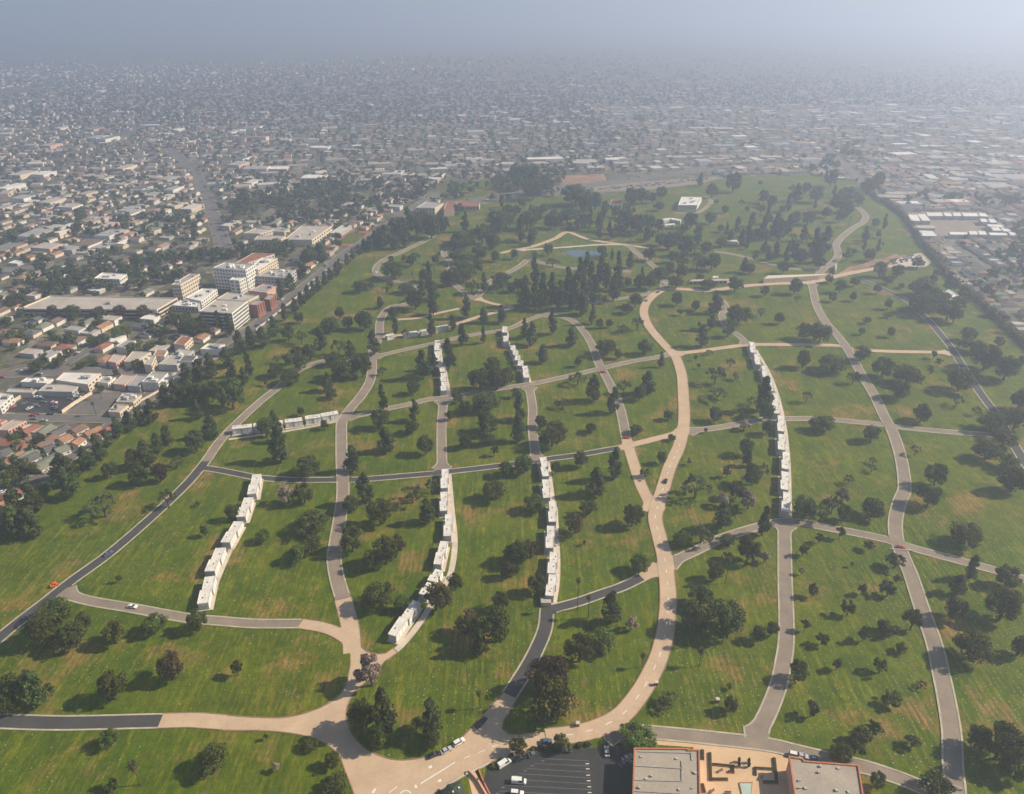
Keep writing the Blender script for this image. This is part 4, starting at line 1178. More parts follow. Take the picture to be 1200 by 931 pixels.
# ------------------------------------------------------------------ tree prototypes
rng = np.random.default_rng(7)
def leaf_cloud(centres, radii, n_per, size, flat=0.0, core=None):
    """many small leaf quads round clump centres; returns verts, faces, tone per face"""
    V, T = [], []
    for (c, r, n) in zip(centres, radii, n_per):
        d = rng.normal(size=(n, 3)); d /= np.linalg.norm(d, axis=1)[:, None]
        rad = r * rng.uniform(0.45, 1.0, n)[:, None] ** 0.6
        pnt = c + d * rad * np.array([1, 1, 0.75])
        nrm = d + rng.normal(scale=0.55, size=(n, 3)); nrm[:, 2] += 0.25
        nrm /= np.linalg.norm(nrm, axis=1)[:, None]
        a = np.cross(nrm, rng.normal(size=(n, 3))); a /= np.linalg.norm(a, axis=1)[:, None]
        b = np.cross(nrm, a)
        s = size * rng.uniform(0.6, 1.3, n)[:, None]
        q = np.stack([pnt - a * s - b * s * 0.6, pnt + a * s * 0.9 - b * s * 0.7, pnt + a * s + b * s * 0.7, pnt - a * s * 0.8 + b * s * 0.6], 1)
        V.append(q.reshape(-1, 3))
        tone0 = rng.uniform(0.15, 0.75)
        T.append(np.clip(tone0 + rng.normal(scale=0.2, size=n), 0, 1))
    V = np.concatenate(V); T = np.concatenate(T)
    Fc = np.arange(len(V)).reshape(-1, 4)
    return V, Fc, T
def cloud_mesh(name, V, Fc, T, mat):
    m = bpy.data.meshes.new(name)
    m.vertices.add(len(V)); m.vertices.foreach_set('co', V.astype(np.float32).ravel())
    m.loops.add(Fc.size); m.loops.foreach_set('vertex_index', Fc.astype(np.int32).ravel())
    m.polygons.add(len(Fc)); m.polygons.foreach_set('loop_start', np.arange(0, Fc.size, Fc.shape[1], dtype=np.int32))
    m.materials.append(mat)
    at = m.attributes.new('tone', 'FLOAT', 'FACE'); at.data.foreach_set('value', T.astype(np.float32))
    m.update(); m.validate()
    return m
def crown(kind, dens=1.0, leaf=1.0):
    """unit crown: radius 1 in x,y, z from 0 to 1"""
    C, R = [], []
    if kind in ('o', 'g', 's', 'r'):
        k = {'o': 34, 'g': 34, 's': 16, 'r': 30}[kind]
        lob = rng.uniform(0.75, 1.12, 7)
        for i in range(k):
            th = rng.uniform(0, 2 * math.pi)
            zz = rng.uniform(-0.75, 1.0)
            rad = math.sqrt(max(0, 1 - zz * zz)) * lob[int(th / (2 * math.pi) * 7) % 7] * rng.uniform(0.72, 0.86)
            if zz < 0: rad *= 1.0 + 0.1 * zz
            C.append((rad * math.cos(th), rad * math.sin(th), 0.5 + 0.40 * zz))
            R.append(rng.uniform(0.20, 0.36))
        for i in range(k // 4):
            th = rng.uniform(0, 6.28); rr_ = rng.uniform(0, 0.5)
            C.append((rr_ * math.cos(th), rr_ * math.sin(th), rng.uniform(0.3, 0.75))); R.append(0.38)
        npc, size = int((70 if kind != 's' else 55) * dens), {'o': 0.050, 'g': 0.050, 's': 0.085, 'r': 0.05}[kind] * leaf
    elif kind in ('p', 'c'):
        k = 40
        for i in range(k):
            t = (i + rng.uniform(0, 1)) / k
            prof = (math.sin(min(1, (t + 0.06) / 0.30) * math.pi / 2)) * (1 - t) ** (0.55 if kind == 'p' else 0.62)
            rad = prof * rng.uniform(0.25, 0.95 if kind == 'p' else 0.75)
            th = rng.uniform(0, 6.28)
            C.append((rad * math.cos(th), rad * math.sin(th), 0.04 + 0.92 * t))
            R.append((0.20 + 0.24 * prof) * rng.uniform(0.7, 1.2))
        npc, size = int(62 * dens), 0.075 * leaf
    elif kind == 'w':
        k = 26
        for i in range(k):
            th = rng.uniform(0, 6.28); rad = math.sqrt(rng.uniform(0.02, 0.9))
            C.append((rad * math.cos(th), rad * math.sin(th), 0.45 + 0.5 * (1 - rad * rad) * rng.uniform(0.3, 1.0) - rng.uniform(0, 0.25)))
            R.append(rng.uniform(0.14, 0.26))
        npc, size = int(38 * dens), 0.055 * leaf
    elif kind == 'b':
        k = 30
        for i in range(k):
            th = rng.uniform(0, 6.28); zz = rng.uniform(-0.6, 1); rad = math.sqrt(1 - zz * zz) * rng.uniform(0.3, 0.9)
            C.append((rad * math.cos(th), rad * math.sin(th), 0.5 + 0.42 * zz)); R.append(rng.uniform(0.16, 0.28))
        npc, size = int(120 * dens), 0.052 * leaf
    C = np.array(C); R = np.array(R)
    if kind in ('p', 'c'):
        # clumps are squashed in z because the crown is tall: sizes are relative to the radius
        V, Fc, T = leaf_cloud(C * (1, 1, 3.0), R, [npc] * len(C), size)
        V[:, 2] /= 3.0
    elif kind == 's':
        V, Fc, T = leaf_cloud(C * (1, 1, 1.6), R, [npc] * len(C), size); V[:, 2] /= 1.6
    else:
        V, Fc, T = leaf_cloud(C * (1, 1, 1.5), R, [npc] * len(C), size); V[:, 2] /= 1.5
    mat = LEAF[{'s': 'o', 'c': 'p'}.get(kind, kind)]
    return cloud_mesh('crown', V, Fc, T, mat)
def trunk_mesh(kind, seed):
    r = random.Random(seed)
    mb = MB()
    if kind in ('p', 'c'):
        mb.tube((0, 0, 0), (0.02, 0.01, 0.5), 0.035, 0.024, 7)
        mb.tube((0.02, 0.01, 0.5), (0.0, 0.0, 0.96), 0.024, 0.006, 6)
        for i in range(8):
            z = 0.25 + i * 0.08; a = r.uniform(0, 6.28); l = 0.13 * (1.1 - z)
            mb.tube((0.01, 0.005, z), (math.cos(a) * l, math.sin(a) * l, z + 0.03), 0.010, 0.004, 5)
    else:
        mb.tube((0, 0, 0), (0.01, 0.0, 0.34), 0.055, 0.042, 7)
        for i in range(6):
            a = i * 1.05 + r.uniform(-.3, .3); l = r.uniform(0.22, 0.36)
            m = (math.cos(a) * l * 0.55, math.sin(a) * l * 0.55, 0.34 + 0.2)
            mb.tube((0.01, 0, 0.32), m, 0.030, 0.018, 6)
            mb.tube(m, (math.cos(a) * l, math.sin(a) * l, r.uniform(0.68, 0.86)), 0.018, 0.006, 5)
    return mb.mesh('trunk', M['bark'])
PROTO = {}
for kind, n in (('o', 6), ('g', 3), ('p', 6), ('c', 3), ('s', 5), ('w', 4), ('b', 2), ('r', 3)):
    PROTO[kind] = [(crown(kind), trunk_mesh(kind, i * 7 + 1)) for i in range(n)]
def palm_meshes():
    tb = MB(); prev = (0, 0, 0)
    for i in range(6):
        z = (i + 1) / 6; q = (0.02 * math.sin(z * 3), 0.0, z)
        tb.tube(prev, q, 0.028 - 0.002 * i, 0.026 - 0.002 * i, 7); prev = q
    V, Fs, T = [], [], []
    for i in range(34):
        a = i * 2.399; el = math.radians(65 - 125 * (i / 33.0))
        L0 = 1.0; pts = []
        for k in range(5):
            s = k / 4; r_ = L0 * s * math.cos(el) * (1 - 0.1 * s); z = L0 * s * math.sin(el) - 0.45 * s * s
            pts.append((r_ * math.cos(a), r_ * math.sin(a), z))
        pa = (-math.sin(a), math.cos(a))
        for k in range(4):
            w0, w1 = 0.03 + 0.11 * math.sin(k / 4 * 3.14), 0.03 + 0.11 * math.sin((k + 1) / 4 * 3.14)
            p, q = pts[k], pts[k + 1]
            for sgn in (-1, 1):
                V += [p, q, (q[0] + sgn * pa[0] * w1, q[1] + sgn * pa[1] * w1, q[2] - 0.06), (p[0] + sgn * pa[0] * w0, p[1] + sgn * pa[1] * w0, p[2] - 0.06)]
                T.append(0.2 + 0.6 * random.random())
    V = np.array(V); Fc = np.arange(len(V)).reshape(-1, 4)
    return cloud_mesh('fronds', V, Fc, np.array(T), LEAF['m']), tb.mesh('trunk', M['bark'])
PALM_FRONDS, PALM_TRUNK = palm_meshes()
skirt = MB()
for i in range(5):
    z0, z1 = -0.1 - i * 0.42, -0.1 - (i + 1) * 0.42
    skirt.tube((0, 0, z1), (0, 0, z0), 0.30 - 0.03 * i - 0.02, 0.46 - 0.06 * i, 9)
PALM_SKIRT = skirt.mesh('frond_skirt', surf('dead_palm_fronds', (0.34, 0.19, 0.08), var=0.35, scale=1.5))

# ------------------------------------------------------------------ trees, read off the photo: bounding box of each crown
TREES = []
def trees(ox, oy, s, txt):
    for tok in txt.split():
        a = tok.split(',')
        n_ = 1.12 if oy < 200 else 1.0
        TREES.append((ox + float(a[0]) / s, oy + float(a[1]) / s, float(a[2]) / s * n_, float(a[3]) / s * n_, a[4] if len(a) > 4 else 'o'))
trees(0, 691, 3.88, '''250,100,160,120 190,180,130,150 330,200,120,150 375,150,90,90 270,245,90,80,w 515,190,110,110,g 700,155,115,90 895,135,95,150,o
770,345,130,150,r 510,435,130,140 1075,355,60,60,s 45,450,130,170 145,440,120,170,p 225,450,50,60,s 20,520,90,90 495,675,95,80 965,770,150,125 505,895,70,60,s''')
trees(300, 691, 3.88, '''45,670,25,30,s 245,705,80,60 345,775,75,70 90,805,40,45,b 360,895,140,90 520,365,140,140,b 480,565,130,190 575,545,130,200,p 555,660,110,120
795,580,110,170,p 800,680,80,110 735,605,50,60 660,55,70,70,g 965,140,120,110,r 1110,50,80,90 1090,160,160,160 1010,230,90,120,c''')
trees(600, 691, 3.88, '''455,75,110,140,p 545,150,65,60,b 425,230,140,100,g 310,265,130,130 170,385,190,170,r 185,500,200,200 105,560,70,90,w 860,30,120,100 825,120,150,130
975,130,190,160 1125,200,70,70 715,490,90,70,w 690,520,80,50,w 1000,520,70,75 990,440,30,25,s 575,670,175,115,g 225,690,75,75,g 25,705,75,100,g''')
trees(900, 691, 3.88, '''370,80,65,65,s 170,160,45,50,s 250,220,65,55,s 140,365,90,90 315,335,50,50,s 20,175,60,80 440,195,65,80,s 540,165,95,70,s 665,130,90,90,s 610,265,65,45,s
515,345,75,65,s 700,430,55,40,w 565,490,100,65,s 205,540,65,65,s 485,630,75,65,s 430,665,100,80,s 410,700,95,100 330,745,95,95,g 660,695,80,55,s 500,865,75,75 770,890,150,120
860,80,105,120 1080,65,150,150 935,255,170,140 1150,255,90,130 1070,690,180,240 960,670,110,110 1120,800,150,120''')
trees(0, 500, 3.88, '''285,185,130,140,p 300,250,100,140,p 65,340,120,130,p 140,320,100,140,p 60,430,110,160,p 130,430,110,140,p 20,430,80,120,p 385,140,90,110,p 440,90,70,120,p 205,280,60,70
495,195,65,80 600,145,80,110 655,115,90,120,p 630,215,90,90 720,205,80,90,r 710,70,60,90,p 755,35,70,90,p 885,60,90,110 800,155,70,50,w 465,350,150,110,w 755,315,80,90,w 895,350,25,20,s
930,470,45,45,s 1055,390,65,70 540,690,30,45,s 90,200,160,80 40,240,80,70,g''')
trees(300, 500, 3.88, '''100,70,100,160,p 230,180,120,90 140,305,90,80,b 215,300,90,90 250,440,160,100 250,535,95,80 185,580,80,75,g 30,495,70,60,g 435,140,85,120,p 590,55,90,110,p 770,80,80,90
1045,30,80,100,p 950,65,60,60 1085,105,40,60,s 495,275,95,140,p 430,350,80,70 560,385,115,120 710,295,110,90,w 800,260,60,90,w 775,380,80,110,p 435,510,110,120 525,600,90,160 590,560,120,130
640,530,80,90,r 905,705,75,95 1080,290,115,90 1135,190,70,65 1150,570,60,90 1140,650,70,80 560,770,150,120 815,770,130,140,r''')
trees(600, 500, 3.88, '''55,170,95,80 365,5,50,40,s 565,10,60,40 200,185,50,65 315,145,70,75 385,245,100,125,p 470,165,85,140,p 680,140,50,60 610,210,60,40,s 345,365,80,70 550,400,100,100
285,440,90,90,r 235,495,60,50,w 330,525,20,45,s 590,620,100,85,g 105,345,100,80,g 30,570,100,110 85,560,90,80,r 115,710,85,110 10,650,50,70 840,260,130,110,w 805,155,25,40,s 980,205,40,40,s
1065,90,70,80 1075,140,50,70,p 1095,215,90,110 1140,190,60,60,w 1025,285,75,80 960,330,70,60,b 960,400,95,120,p 1080,330,90,80,b 1150,425,70,130,p 865,480,110,90,w 780,510,90,70
985,515,75,55 1080,555,105,110 925,655,85,85 980,585,50,50,w 1150,590,50,70,b''')
trees(900, 500, 3.88, '''475,30,80,70 675,100,45,45,w 480,150,40,30,w 475,185,45,35,w 370,235,50,40,w 170,365,115,95 300,345,80,80,w 345,310,70,60,b 350,390,70,70 480,370,115,90 250,380,80,80,w
770,215,95,100 740,310,110,100 905,490,155,105 330,480,45,50,s 235,505,45,40,s 165,555,50,50,s 460,540,55,40,s 585,610,90,65,s 380,625,20,20,s 155,655,30,35,b 590,690,40,35,s 210,740,55,60,s
430,735,45,45,s 550,735,75,65,s 935,635,70,110,p 870,715,90,90,p 1095,680,110,100 1095,160,100,70 1125,240,130,110''')
trees(0, 340, 4.0, '''500,690,60,80,p 545,640,60,90,p 600,610,70,90,p 645,590,60,80,p 705,560,90,110,p 770,490,80,100,p 820,480,90,110,p 880,470,90,100 870,390,80,100,p 930,370,90,100,p 980,350,70,110,p
940,480,90,90 990,470,90,110 1080,480,130,160 1060,310,80,90,p 1085,380,60,110,p 1160,340,45,130,p 1140,400,50,80,p 1120,240,70,110,p 1170,220,60,100,p 925,555,60,90,p 985,635,90,110,p''')
trees(300, 340, 4.0, '''80,600,60,80,p 110,660,60,90,p 210,565,40,50 320,630,40,50 45,640,90,80 355,485,60,45 335,425,65,90,p 160,405,100,70 90,375,80,60 45,430,25,30,s 205,335,70,80 155,320,50,50,g
190,285,60,45 250,290,80,70 95,320,40,35,w 385,255,70,90,w 440,275,55,80,p 360,320,80,60 410,365,130,100 495,345,100,110 300,220,65,100,p 345,160,110,60 390,105,50,70 430,150,55,70 505,140,85,80
580,55,40,55,p 150,200,60,80 210,210,60,70,w 30,215,80,90,p 80,165,70,90,p 130,100,40,80,p 200,125,50,60 550,240,75,110,p 650,160,40,80,p 640,105,50,50 700,195,35,45,w 745,40,100,90 830,80,60,70
820,160,45,100,p 920,150,45,70,p 985,70,60,110,p 965,205,60,100,p 1065,205,35,80,p 1065,115,50,70,p 1150,110,55,80,p 780,345,90,130,p 835,340,50,90,p 900,295,75,140,p 590,500,50,130,p 580,600,90,90
590,375,45,40,w 735,455,65,60 740,560,65,100,p 730,640,75,60 945,500,50,50 980,548,70,60 1080,520,140,90 910,585,40,45 1105,345,80,70 1050,415,110,100 1130,410,110,100 1180,400,70,100 1085,620,110,90''')
trees(600, 340, 4.0, '''60,175,50,90,p 95,200,75,110,p 190,145,55,110,p 280,215,70,85,p 145,295,75,85,c 310,335,40,45 440,265,110,75 497,298,40,45 625,265,75,65 580,45,65,60 540,85,60,45 590,145,60,70,w
378,110,45,90,p 410,155,40,60 457,155,35,45 520,175,60,40,w 775,38,55,60 862,72,50,45 787,102,30,25,s 955,60,80,90,p 935,130,55,100,p 895,210,75,100,p 880,160,25,25,s 1065,110,120,80 1170,95,50,45,w
1015,185,60,60 1025,335,40,50,w 958,385,90,85,w 1050,400,40,35,b 965,480,100,60,w 955,580,70,65 700,322,35,70,p 525,445,60,70,w 640,430,90,110,p 600,480,60,70 480,510,75,120,p 385,455,80,120,p
310,405,80,60,w 240,525,80,35,w 370,645,55,40 735,585,50,45 585,655,55,45 135,615,60,55 190,670,140,120 35,540,70,130,p 30,640,70,130,p 15,480,40,50 1120,515,50,40,w 1185,480,80,160,p 1190,550,90,100
1200,640,60,80 860,315,20,25,s 875,355,20,25,s 925,290,40,20,w 908,655,20,25,s 750,690,40,30 1090,630,60,45,b''')
trees(900, 340, 4.0, '''55,130,50,50 140,35,30,30,w 172,190,75,70 250,195,110,90 305,30,40,45 402,30,35,40 465,140,40,30 440,192,35,30 578,195,40,50 567,65,40,45 562,118,40,20 440,295,85,65
168,320,75,95 310,345,140,80 405,400,65,60,w 545,360,110,90 660,395,140,90 620,465,95,80 185,490,50,70,w 760,380,30,30,s 780,300,30,35,s 802,335,30,35,s 725,575,95,80 260,625,120,75 905,420,130,100
890,510,60,50,w 980,560,40,40,w 940,205,75,60 900,250,40,30,s 965,260,100,60 1085,240,50,45 1030,310,140,120 1125,360,120,110 1190,330,40,50 1050,100,55,40 1115,130,40,30,s 1110,178,35,30,s
1185,510,90,120 1050,610,130,90 1170,600,120,100 1110,690,130,70 1030,750,130,90 730,60,130,90 790,40,120,90 850,90,110,90 690,60,60,50 930,25,70,40 900,60,80,60 880,110,70,80''')
trees(300, 190, 4.0, '''485,583,65,45 540,577,35,25,s 613,598,15,30,c 632,453,30,28,s 692,450,25,30,s 645,503,90,70 842,455,35,40 858,430,18,22,s 700,590,70,40 632,570,35,25,s 775,575,35,60,p 820,595,80,80,p
960,440,95,55 1045,415,65,45 965,495,95,60 900,540,60,70 935,540,50,60 985,530,60,50 1120,440,45,40 1050,500,30,25,s 1068,560,45,80,p 1150,550,80,60 1005,578,25,25,s
975,355,110,60 1060,330,70,90 1110,370,70,55 1140,270,130,80 940,380,70,40 980,275,40,80,p 950,215,50,40 710,260,60,90,p 660,310,90,90 600,340,80,80 750,290,80,100 820,300,80,90 870,285,60,80
590,370,50,60,p 650,370,50,60,p 700,370,40,50,p 530,380,40,60,p 690,310,70,90,p 780,260,60,70 560,360,60,70,p
505,385,30,50,p 480,410,30,45,p 450,430,30,45,p 425,455,30,45,p 390,480,30,50,p 375,500,35,60,p 345,525,30,50,p 320,545,35,55,p 290,570,35,60,p 265,590,35,55,p 240,610,40,60,p 210,640,40,60,p 180,670,40,55,p
380,380,50,30 300,420,70,60,p 240,440,70,60 215,500,60,60,p 160,560,50,70,p 110,590,40,80,p''')
trees(600, 190, 4.0, '''105,500,55,110,p 60,600,70,120,p 30,570,50,60 110,610,60,130,p 145,590,60,130,p 190,590,60,130,p 225,620,60,120,p 260,570,60,140,p 290,610,60,130,p 320,500,55,100,p 335,610,60,110,p
350,470,50,90,p 370,540,55,180,p 390,590,50,110,p 420,500,55,110,p 445,530,50,100,p 480,580,55,110,p 500,480,45,110,p 505,540,45,100,p 555,455,38,65,p 610,530,30,70,c 600,560,55,70 543,560,35,45
650,555,60,60 690,525,85,60 740,500,50,65 645,430,55,50 170,405,45,50 190,465,55,35,w 105,430,25,35,s 435,640,30,30,s 330,660,60,90,p 90,360,45,35 40,310,50,100,p 10,430,35,60 70,270,90,70
150,215,45,35 50,190,40,50 110,245,70,60 180,270,60,60 210,280,50,50 260,250,80,60 330,270,70,60 300,150,120,80 390,180,60,80 430,230,40,80,p 410,290,40,60,p 340,190,60,70 500,290,50,70,p
540,270,60,80 590,290,70,80 640,280,60,70 690,290,45,60 560,160,70,70 610,155,60,60 660,165,40,40 690,205,50,35 700,140,50,50 840,270,70,60 930,260,55,45 820,390,70,80 700,360,60,50 740,370,60,60
790,350,60,50 860,390,60,50,w 910,400,60,50 940,460,70,70 870,460,60,60,w 800,460,60,60,w 760,440,50,50 980,375,55,35 1060,290,35,65,p 1080,350,35,70,p 1025,345,35,50,p 1110,310,35,60,p
1130,265,40,55,p 1090,480,40,60,p 1140,445,25,35,s 1180,310,50,90,p 1185,385,25,50,p 1000,220,35,30 1040,90,70,90 940,130,50,60 960,185,25,20,s 885,80,30,50,p 1180,160,45,50 1050,570,70,60
770,560,70,50 880,540,40,30 925,570,70,40 1185,600,40,50 60,60,80,100 110,80,80,110,p 160,100,70,90 100,120,90,80 30,90,60,80 20,40,60,70''')
trees(900, 190, 4.0, '''130,580,60,60 340,580,50,50 407,560,38,35 515,592,35,40 290,545,40,35 627,578,35,20 565,557,40,25 530,500,60,60 610,508,65,50 705,470,60,40 798,518,40,30 860,528,30,20
862,575,65,50 725,555,50,30 778,545,35,30 735,590,120,50 505,283,35,35 460,345,35,35 403,420,25,25,s 540,385,12,15,s 490,412,20,15,s 45,290,60,100,p 100,290,50,80,p 150,440,60,70 225,370,60,110,p
275,360,70,110,p 240,420,60,80,p 75,490,45,50 245,470,45,60 40,410,35,70,p 120,400,50,60 20,180,45,70 100,185,30,70,p 140,140,50,70,p 180,120,40,60 230,150,60,60 190,260,60,50 130,260,50,50
340,250,45,60 275,235,40,40 345,190,90,70 380,150,80,60 430,180,40,40 300,70,60,90 60,320,40,70,p 170,330,40,60,p 520,80,60,60 470,110,60,60''')
# town trees that read one by one
trees(0, 340, 4.0, '''250,98,55,60,r 340,100,90,62 465,98,45,55,r 560,98,55,58,r 665,100,60,60,r 450,110,60,50 60,210,70,50,g 100,40,60,50 540,205,50,50,g 590,190,60,50,g 480,230,70,50 260,225,50,40 170,355,80,50
270,335,70,45 430,235,50,40 640,345,60,40 720,190,60,40 770,190,50,40 850,150,70,80 900,170,80,80 950,160,70,90,p 870,190,60,50 800,140,60,60 1020,140,50,90,p 1070,160,50,100,p 540,385,30,30
475,460,30,35 620,270,80,30 690,270,60,30 180,700,60,60 70,700,60,50 380,350,50,30 450,340,40,25 60,50,80,60 30,150,60,60 100,100,50,40''')
_rn = random.Random(41)
for (u0, u1, v0, v1, n_) in ((560, 760, 212, 262, 26), (700, 900, 255, 320, 26), (860, 1000, 212, 305, 36), (1010, 1060, 255, 300, 6), (480, 600, 262, 340, 16), (600, 740, 262, 286, 8)):
    c_ = 0
    while c_ < n_:
        u_, v_ = _rn.uniform(u0, u1), _rn.uniform(v0, v1)
        x_, y_ = px(u_, v_ + 5)
        if not inside(LAWN, x_, y_) or near_road(x_, y_, None, 5.0) or any((x_ - a) ** 2 + (y_ - b) ** 2 < (c + 5) ** 2 for a, b, c in BLOCKERS):
            continue
        k_ = _rn.choice('ooopw')
        w_ = _rn.uniform(8, 16) * (0.6 + (v_ - 205) / 300)
        TREES.append((u_, v_, w_ * (0.7 if k_ == 'p' else 1), w_ * (1.7 if k_ == 'p' else 0.95), k_))
        c_ += 1
PALMS = [((155.5, 895), (165, 920), 5, True), ((564, 811), (563, 830), 3.4, False), ((752, 767), (752, 782), 3.4, False), ((820.5, 762), (819.5, 781), 4.4, False), ((848, 717), (846, 755), 4.4, False),
         ((676, 679), (677, 715), 3.6, False), ((690, 699), (689.5, 724), 3.2, False), ((849.5, 655), (849.5, 684), 3, False),
         ((483, 319), (484, 329), 3.6, False), ((509.5, 315), (509.5, 327), 3.0, False), ((995, 254), (994.5, 266), 3.4, False), ((979.5, 256), (979.5, 268), 3.0, False),
         ((113, 472), (113, 487), 3.4, False), ((137, 476), (138, 486), 3.4, False), ((168, 454), (168, 464), 3.4, False), ((119, 456), (119, 468), 3.6, False)]

REGION = [
    ([(-300, 852), (300, 852), (380, 868), (440, 960), (-300, 960)], 'on the corner lawn', 'forecourt', (415, 870)),
    ([(-300, 760), (10, 745), (75, 695), (230, 727), (395, 738), (412, 780), (404, 815), (340, 846), (-300, 848)], 'on the lens-shaped lawn', 'forecourt', (405, 800)),
    ([(-300, 620), (130, 498), (245, 480), (300, 475), (241, 541), (75, 692), (-300, 860)], 'on the boundary lawn', 'walled car park', (100, 475)),
    ([(130, 500), (300, 378), (430, 280), (500, 270), (440, 310), (445, 340), (440, 420), (325, 453), (300, 476)], 'opposite the hospital', 'banded block', (270, 370)),
    ([(240, 550), (400, 563), (395, 640), (410, 735), (230, 727), (90, 690)], 'by the diagonal mausoleum row', 'winding drive', (398, 600)),
    ([(325, 453), (400, 480), (402, 562), (240, 549)], 'around the cross mausoleum row', 'winding drive', (402, 495)),
    ([(325, 453), (440, 415), (430, 465), (402, 488)], 'on the wedge lawn', 'winding drive', (435, 440)),
    ([(437, 415), (514, 400), (520, 467), (405, 490)], 'west of the first stepped row', 'winding drive', (425, 462)),
    ([(405, 488), (518, 468), (518, 555), (400, 562)], 'on the square winding drive lawn', 'winding drive', (401, 520)),
    ([(400, 562), (517, 555), (522, 640), (462, 752), (440, 770), (400, 700)], 'west of the curved mausoleum row', 'winding drive', (395, 650)),
    ([(514, 400), (595, 385), (621, 451), (520, 467)], 'between the stepped rows', 'first stepped row', (517, 440)),
    ([(518, 468), (621, 452), (629, 540), (518, 555)], 'between the two narrow lanes', 'grey lane', (518, 510)),
    ([(517, 555), (632, 540), (645, 650), (520, 690)], 'between curved and straight rows', 'curved row', (522, 610)),
    ([(400, 900), (410, 790), (462, 752), (520, 690), (645, 650), (642, 716), (590, 825), (505, 892)], 'on the tapering lawn', 'forecourt', (420, 880)),
    ([(595, 385), (660, 370), (706, 434), (621, 452)], 'east of the second stepped row', 'forked drive', (705, 430)),
    ([(621, 452), (706, 433), (736, 524), (628, 540)], 'on the square forked drive lawn', 'forked drive', (735, 515)),
    ([(630, 540), (735, 524), (768, 605), (782, 665), (648, 713)], 'east of the straight mausoleum row', 'road fork', (768, 600)),
    ([(560, 900), (590, 850), (642, 716), (782, 667), (785, 720), (760, 805), (690, 862), (640, 890)], 'inside the main drive bend', 'parking lot', (650, 880)),
    ([(745, 522), (800, 508), (770, 595)], 'in the road fork triangle', 'road fork', (768, 600)),
    ([(706, 433), (792, 415), (803, 507), (736, 522)], 'between forked and main drives', 'main drive', (802, 465)),
    ([(660, 368), (775, 341), (757, 378), (792, 415), (706, 432)], 'beside the upper drive loop', 'upper drive loop', (757, 365)),
    ([(757, 378), (775, 341), (850, 342), (876, 404), (792, 415)], 'inside the upper drive loop', 'upper drive loop', (757, 365)),
    ([(792, 415), (878, 404), (918, 491), (803, 507)], 'above the pale cross drive', 'main drive', (801, 460)),
    ([(768, 600), (803, 507), (920, 491), (922, 612), (785, 662)], 'west of the long eastern row', 'main drive', (785, 550)),
    ([(700, 890), (752, 810), (785, 720), (785, 662), (920, 613), (922, 745), (882, 862)], 'east of the lower main drive', 'main drive', (780, 740)),
    ([(850, 342), (952, 333), (985, 404), (876, 404)], 'above the pale upper cross drive', 'construction shell', (935, 325)),
    ([(952, 333), (1037, 340), (1114, 414), (985, 405)], 'below the gravel yard', 'gravel yard', (1065, 305)),
    ([(878, 404), (992, 407), (1038, 497), (918, 491)], 'on the upper eastern row lawn', 'eastern row', (895, 440)),
    ([(920, 491), (1045, 500), (1060, 575), (1052, 638), (922, 612)], 'on the middle eastern row lawn', 'eastern row', (922, 550)),
    ([(884, 870), (922, 740), (920, 613), (1054, 640), (1118, 860), (1115, 960), (900, 960)], 'on the young tree lawn', 'eastern hall', (950, 890)),
    ([(995, 408), (1114, 414), (1172, 512), (1043, 500)], 'on the upper eastern lawn', 'long drive', (1020, 455)),
    ([(1043, 500), (1230, 515), (1230, 690), (1052, 638)], 'on the broad eastern lawn', 'white barrier', (1056, 645)),
    ([(1052, 640), (1230, 688), (1230, 990), (1118, 990)], 'on the lower eastern lawn', 'white barrier', (1056, 645)),
    ([(1035, 340), (1080, 300), (1240, 440), (1240, 600)], 'along the boundary hedge', 'industrial yard', (1110, 270)),
    ([(605, 300), (700, 290), (745, 310), (735, 362), (600, 372)], 'in the grove below the pond', 'pond', (685, 297)),
    ([(430, 275), (600, 240), (600, 380), (440, 420)], 'on the church side burial lawns', 'church', (520, 240)),
    ([(600, 200), (760, 200), (780, 345), (600, 372)], 'on the lawns around the pond', 'pond', (685, 297)),
    ([(760, 190), (900, 190), (905, 340), (775, 345)], 'around the white roofed hall', 'white hall', (807, 240)),
    ([(895, 180), (1080, 180), (1090, 315), (900, 340)], 'by the northern winding drive', 'construction shell', (960, 325)),
]
def region_full(u, v):
    for rg_ in REGION:
        if inside(rg_[0], u, v):
            return rg_[1:]
    if u < 500:
        return ('among the town buildings', 'hospital tower', (270, 330))
    return ('at the cemetery edge', 'northern avenue', (800, 205))
def region_of(u, v):
    return region_full(u, v)[0]
ORDX = ['first', 'second', 'third', 'fourth', 'fifth', 'sixth', 'seventh', 'eighth', 'ninth', 'tenth', 'eleventh', 'twelfth', 'thirteenth', 'fourteenth', 'fifteenth', 'sixteenth', 'seventeenth', 'eighteenth', 'nineteenth', 'twentieth']
PENDING = []     # (object, label, anchor name, anchor xy)
def settle_labels():
    by = {}
    for o, lab, an, axy in PENDING:
        by.setdefault(lab, []).append((math.hypot(o.location.x - axy[0], o.location.y - axy[1]), o, an))
    for lab, lst in by.items():
        lst.sort(key=lambda q: q[0])
        for i, (_, o, an) in enumerate(lst):
            if len(lst) == 1 or i >= len(ORDX):
                o['label'] = lab
            else:
                o['label'] = f'{lab}, {ORDX[i]} from {an}' if len(lab.split()) > 12 else f'{lab}, {ORDX[i]} from the {an}'
WORD = {'o': 'dark broadleaf tree', 'g': 'fresh green leafy tree', 'p': 'dark conifer', 'c': 'dense upright conifer', 's': 'small round tree', 'w': 'sparse greyish tree', 'b': 'bare brown tree', 'r': 'rusty brown tree'}
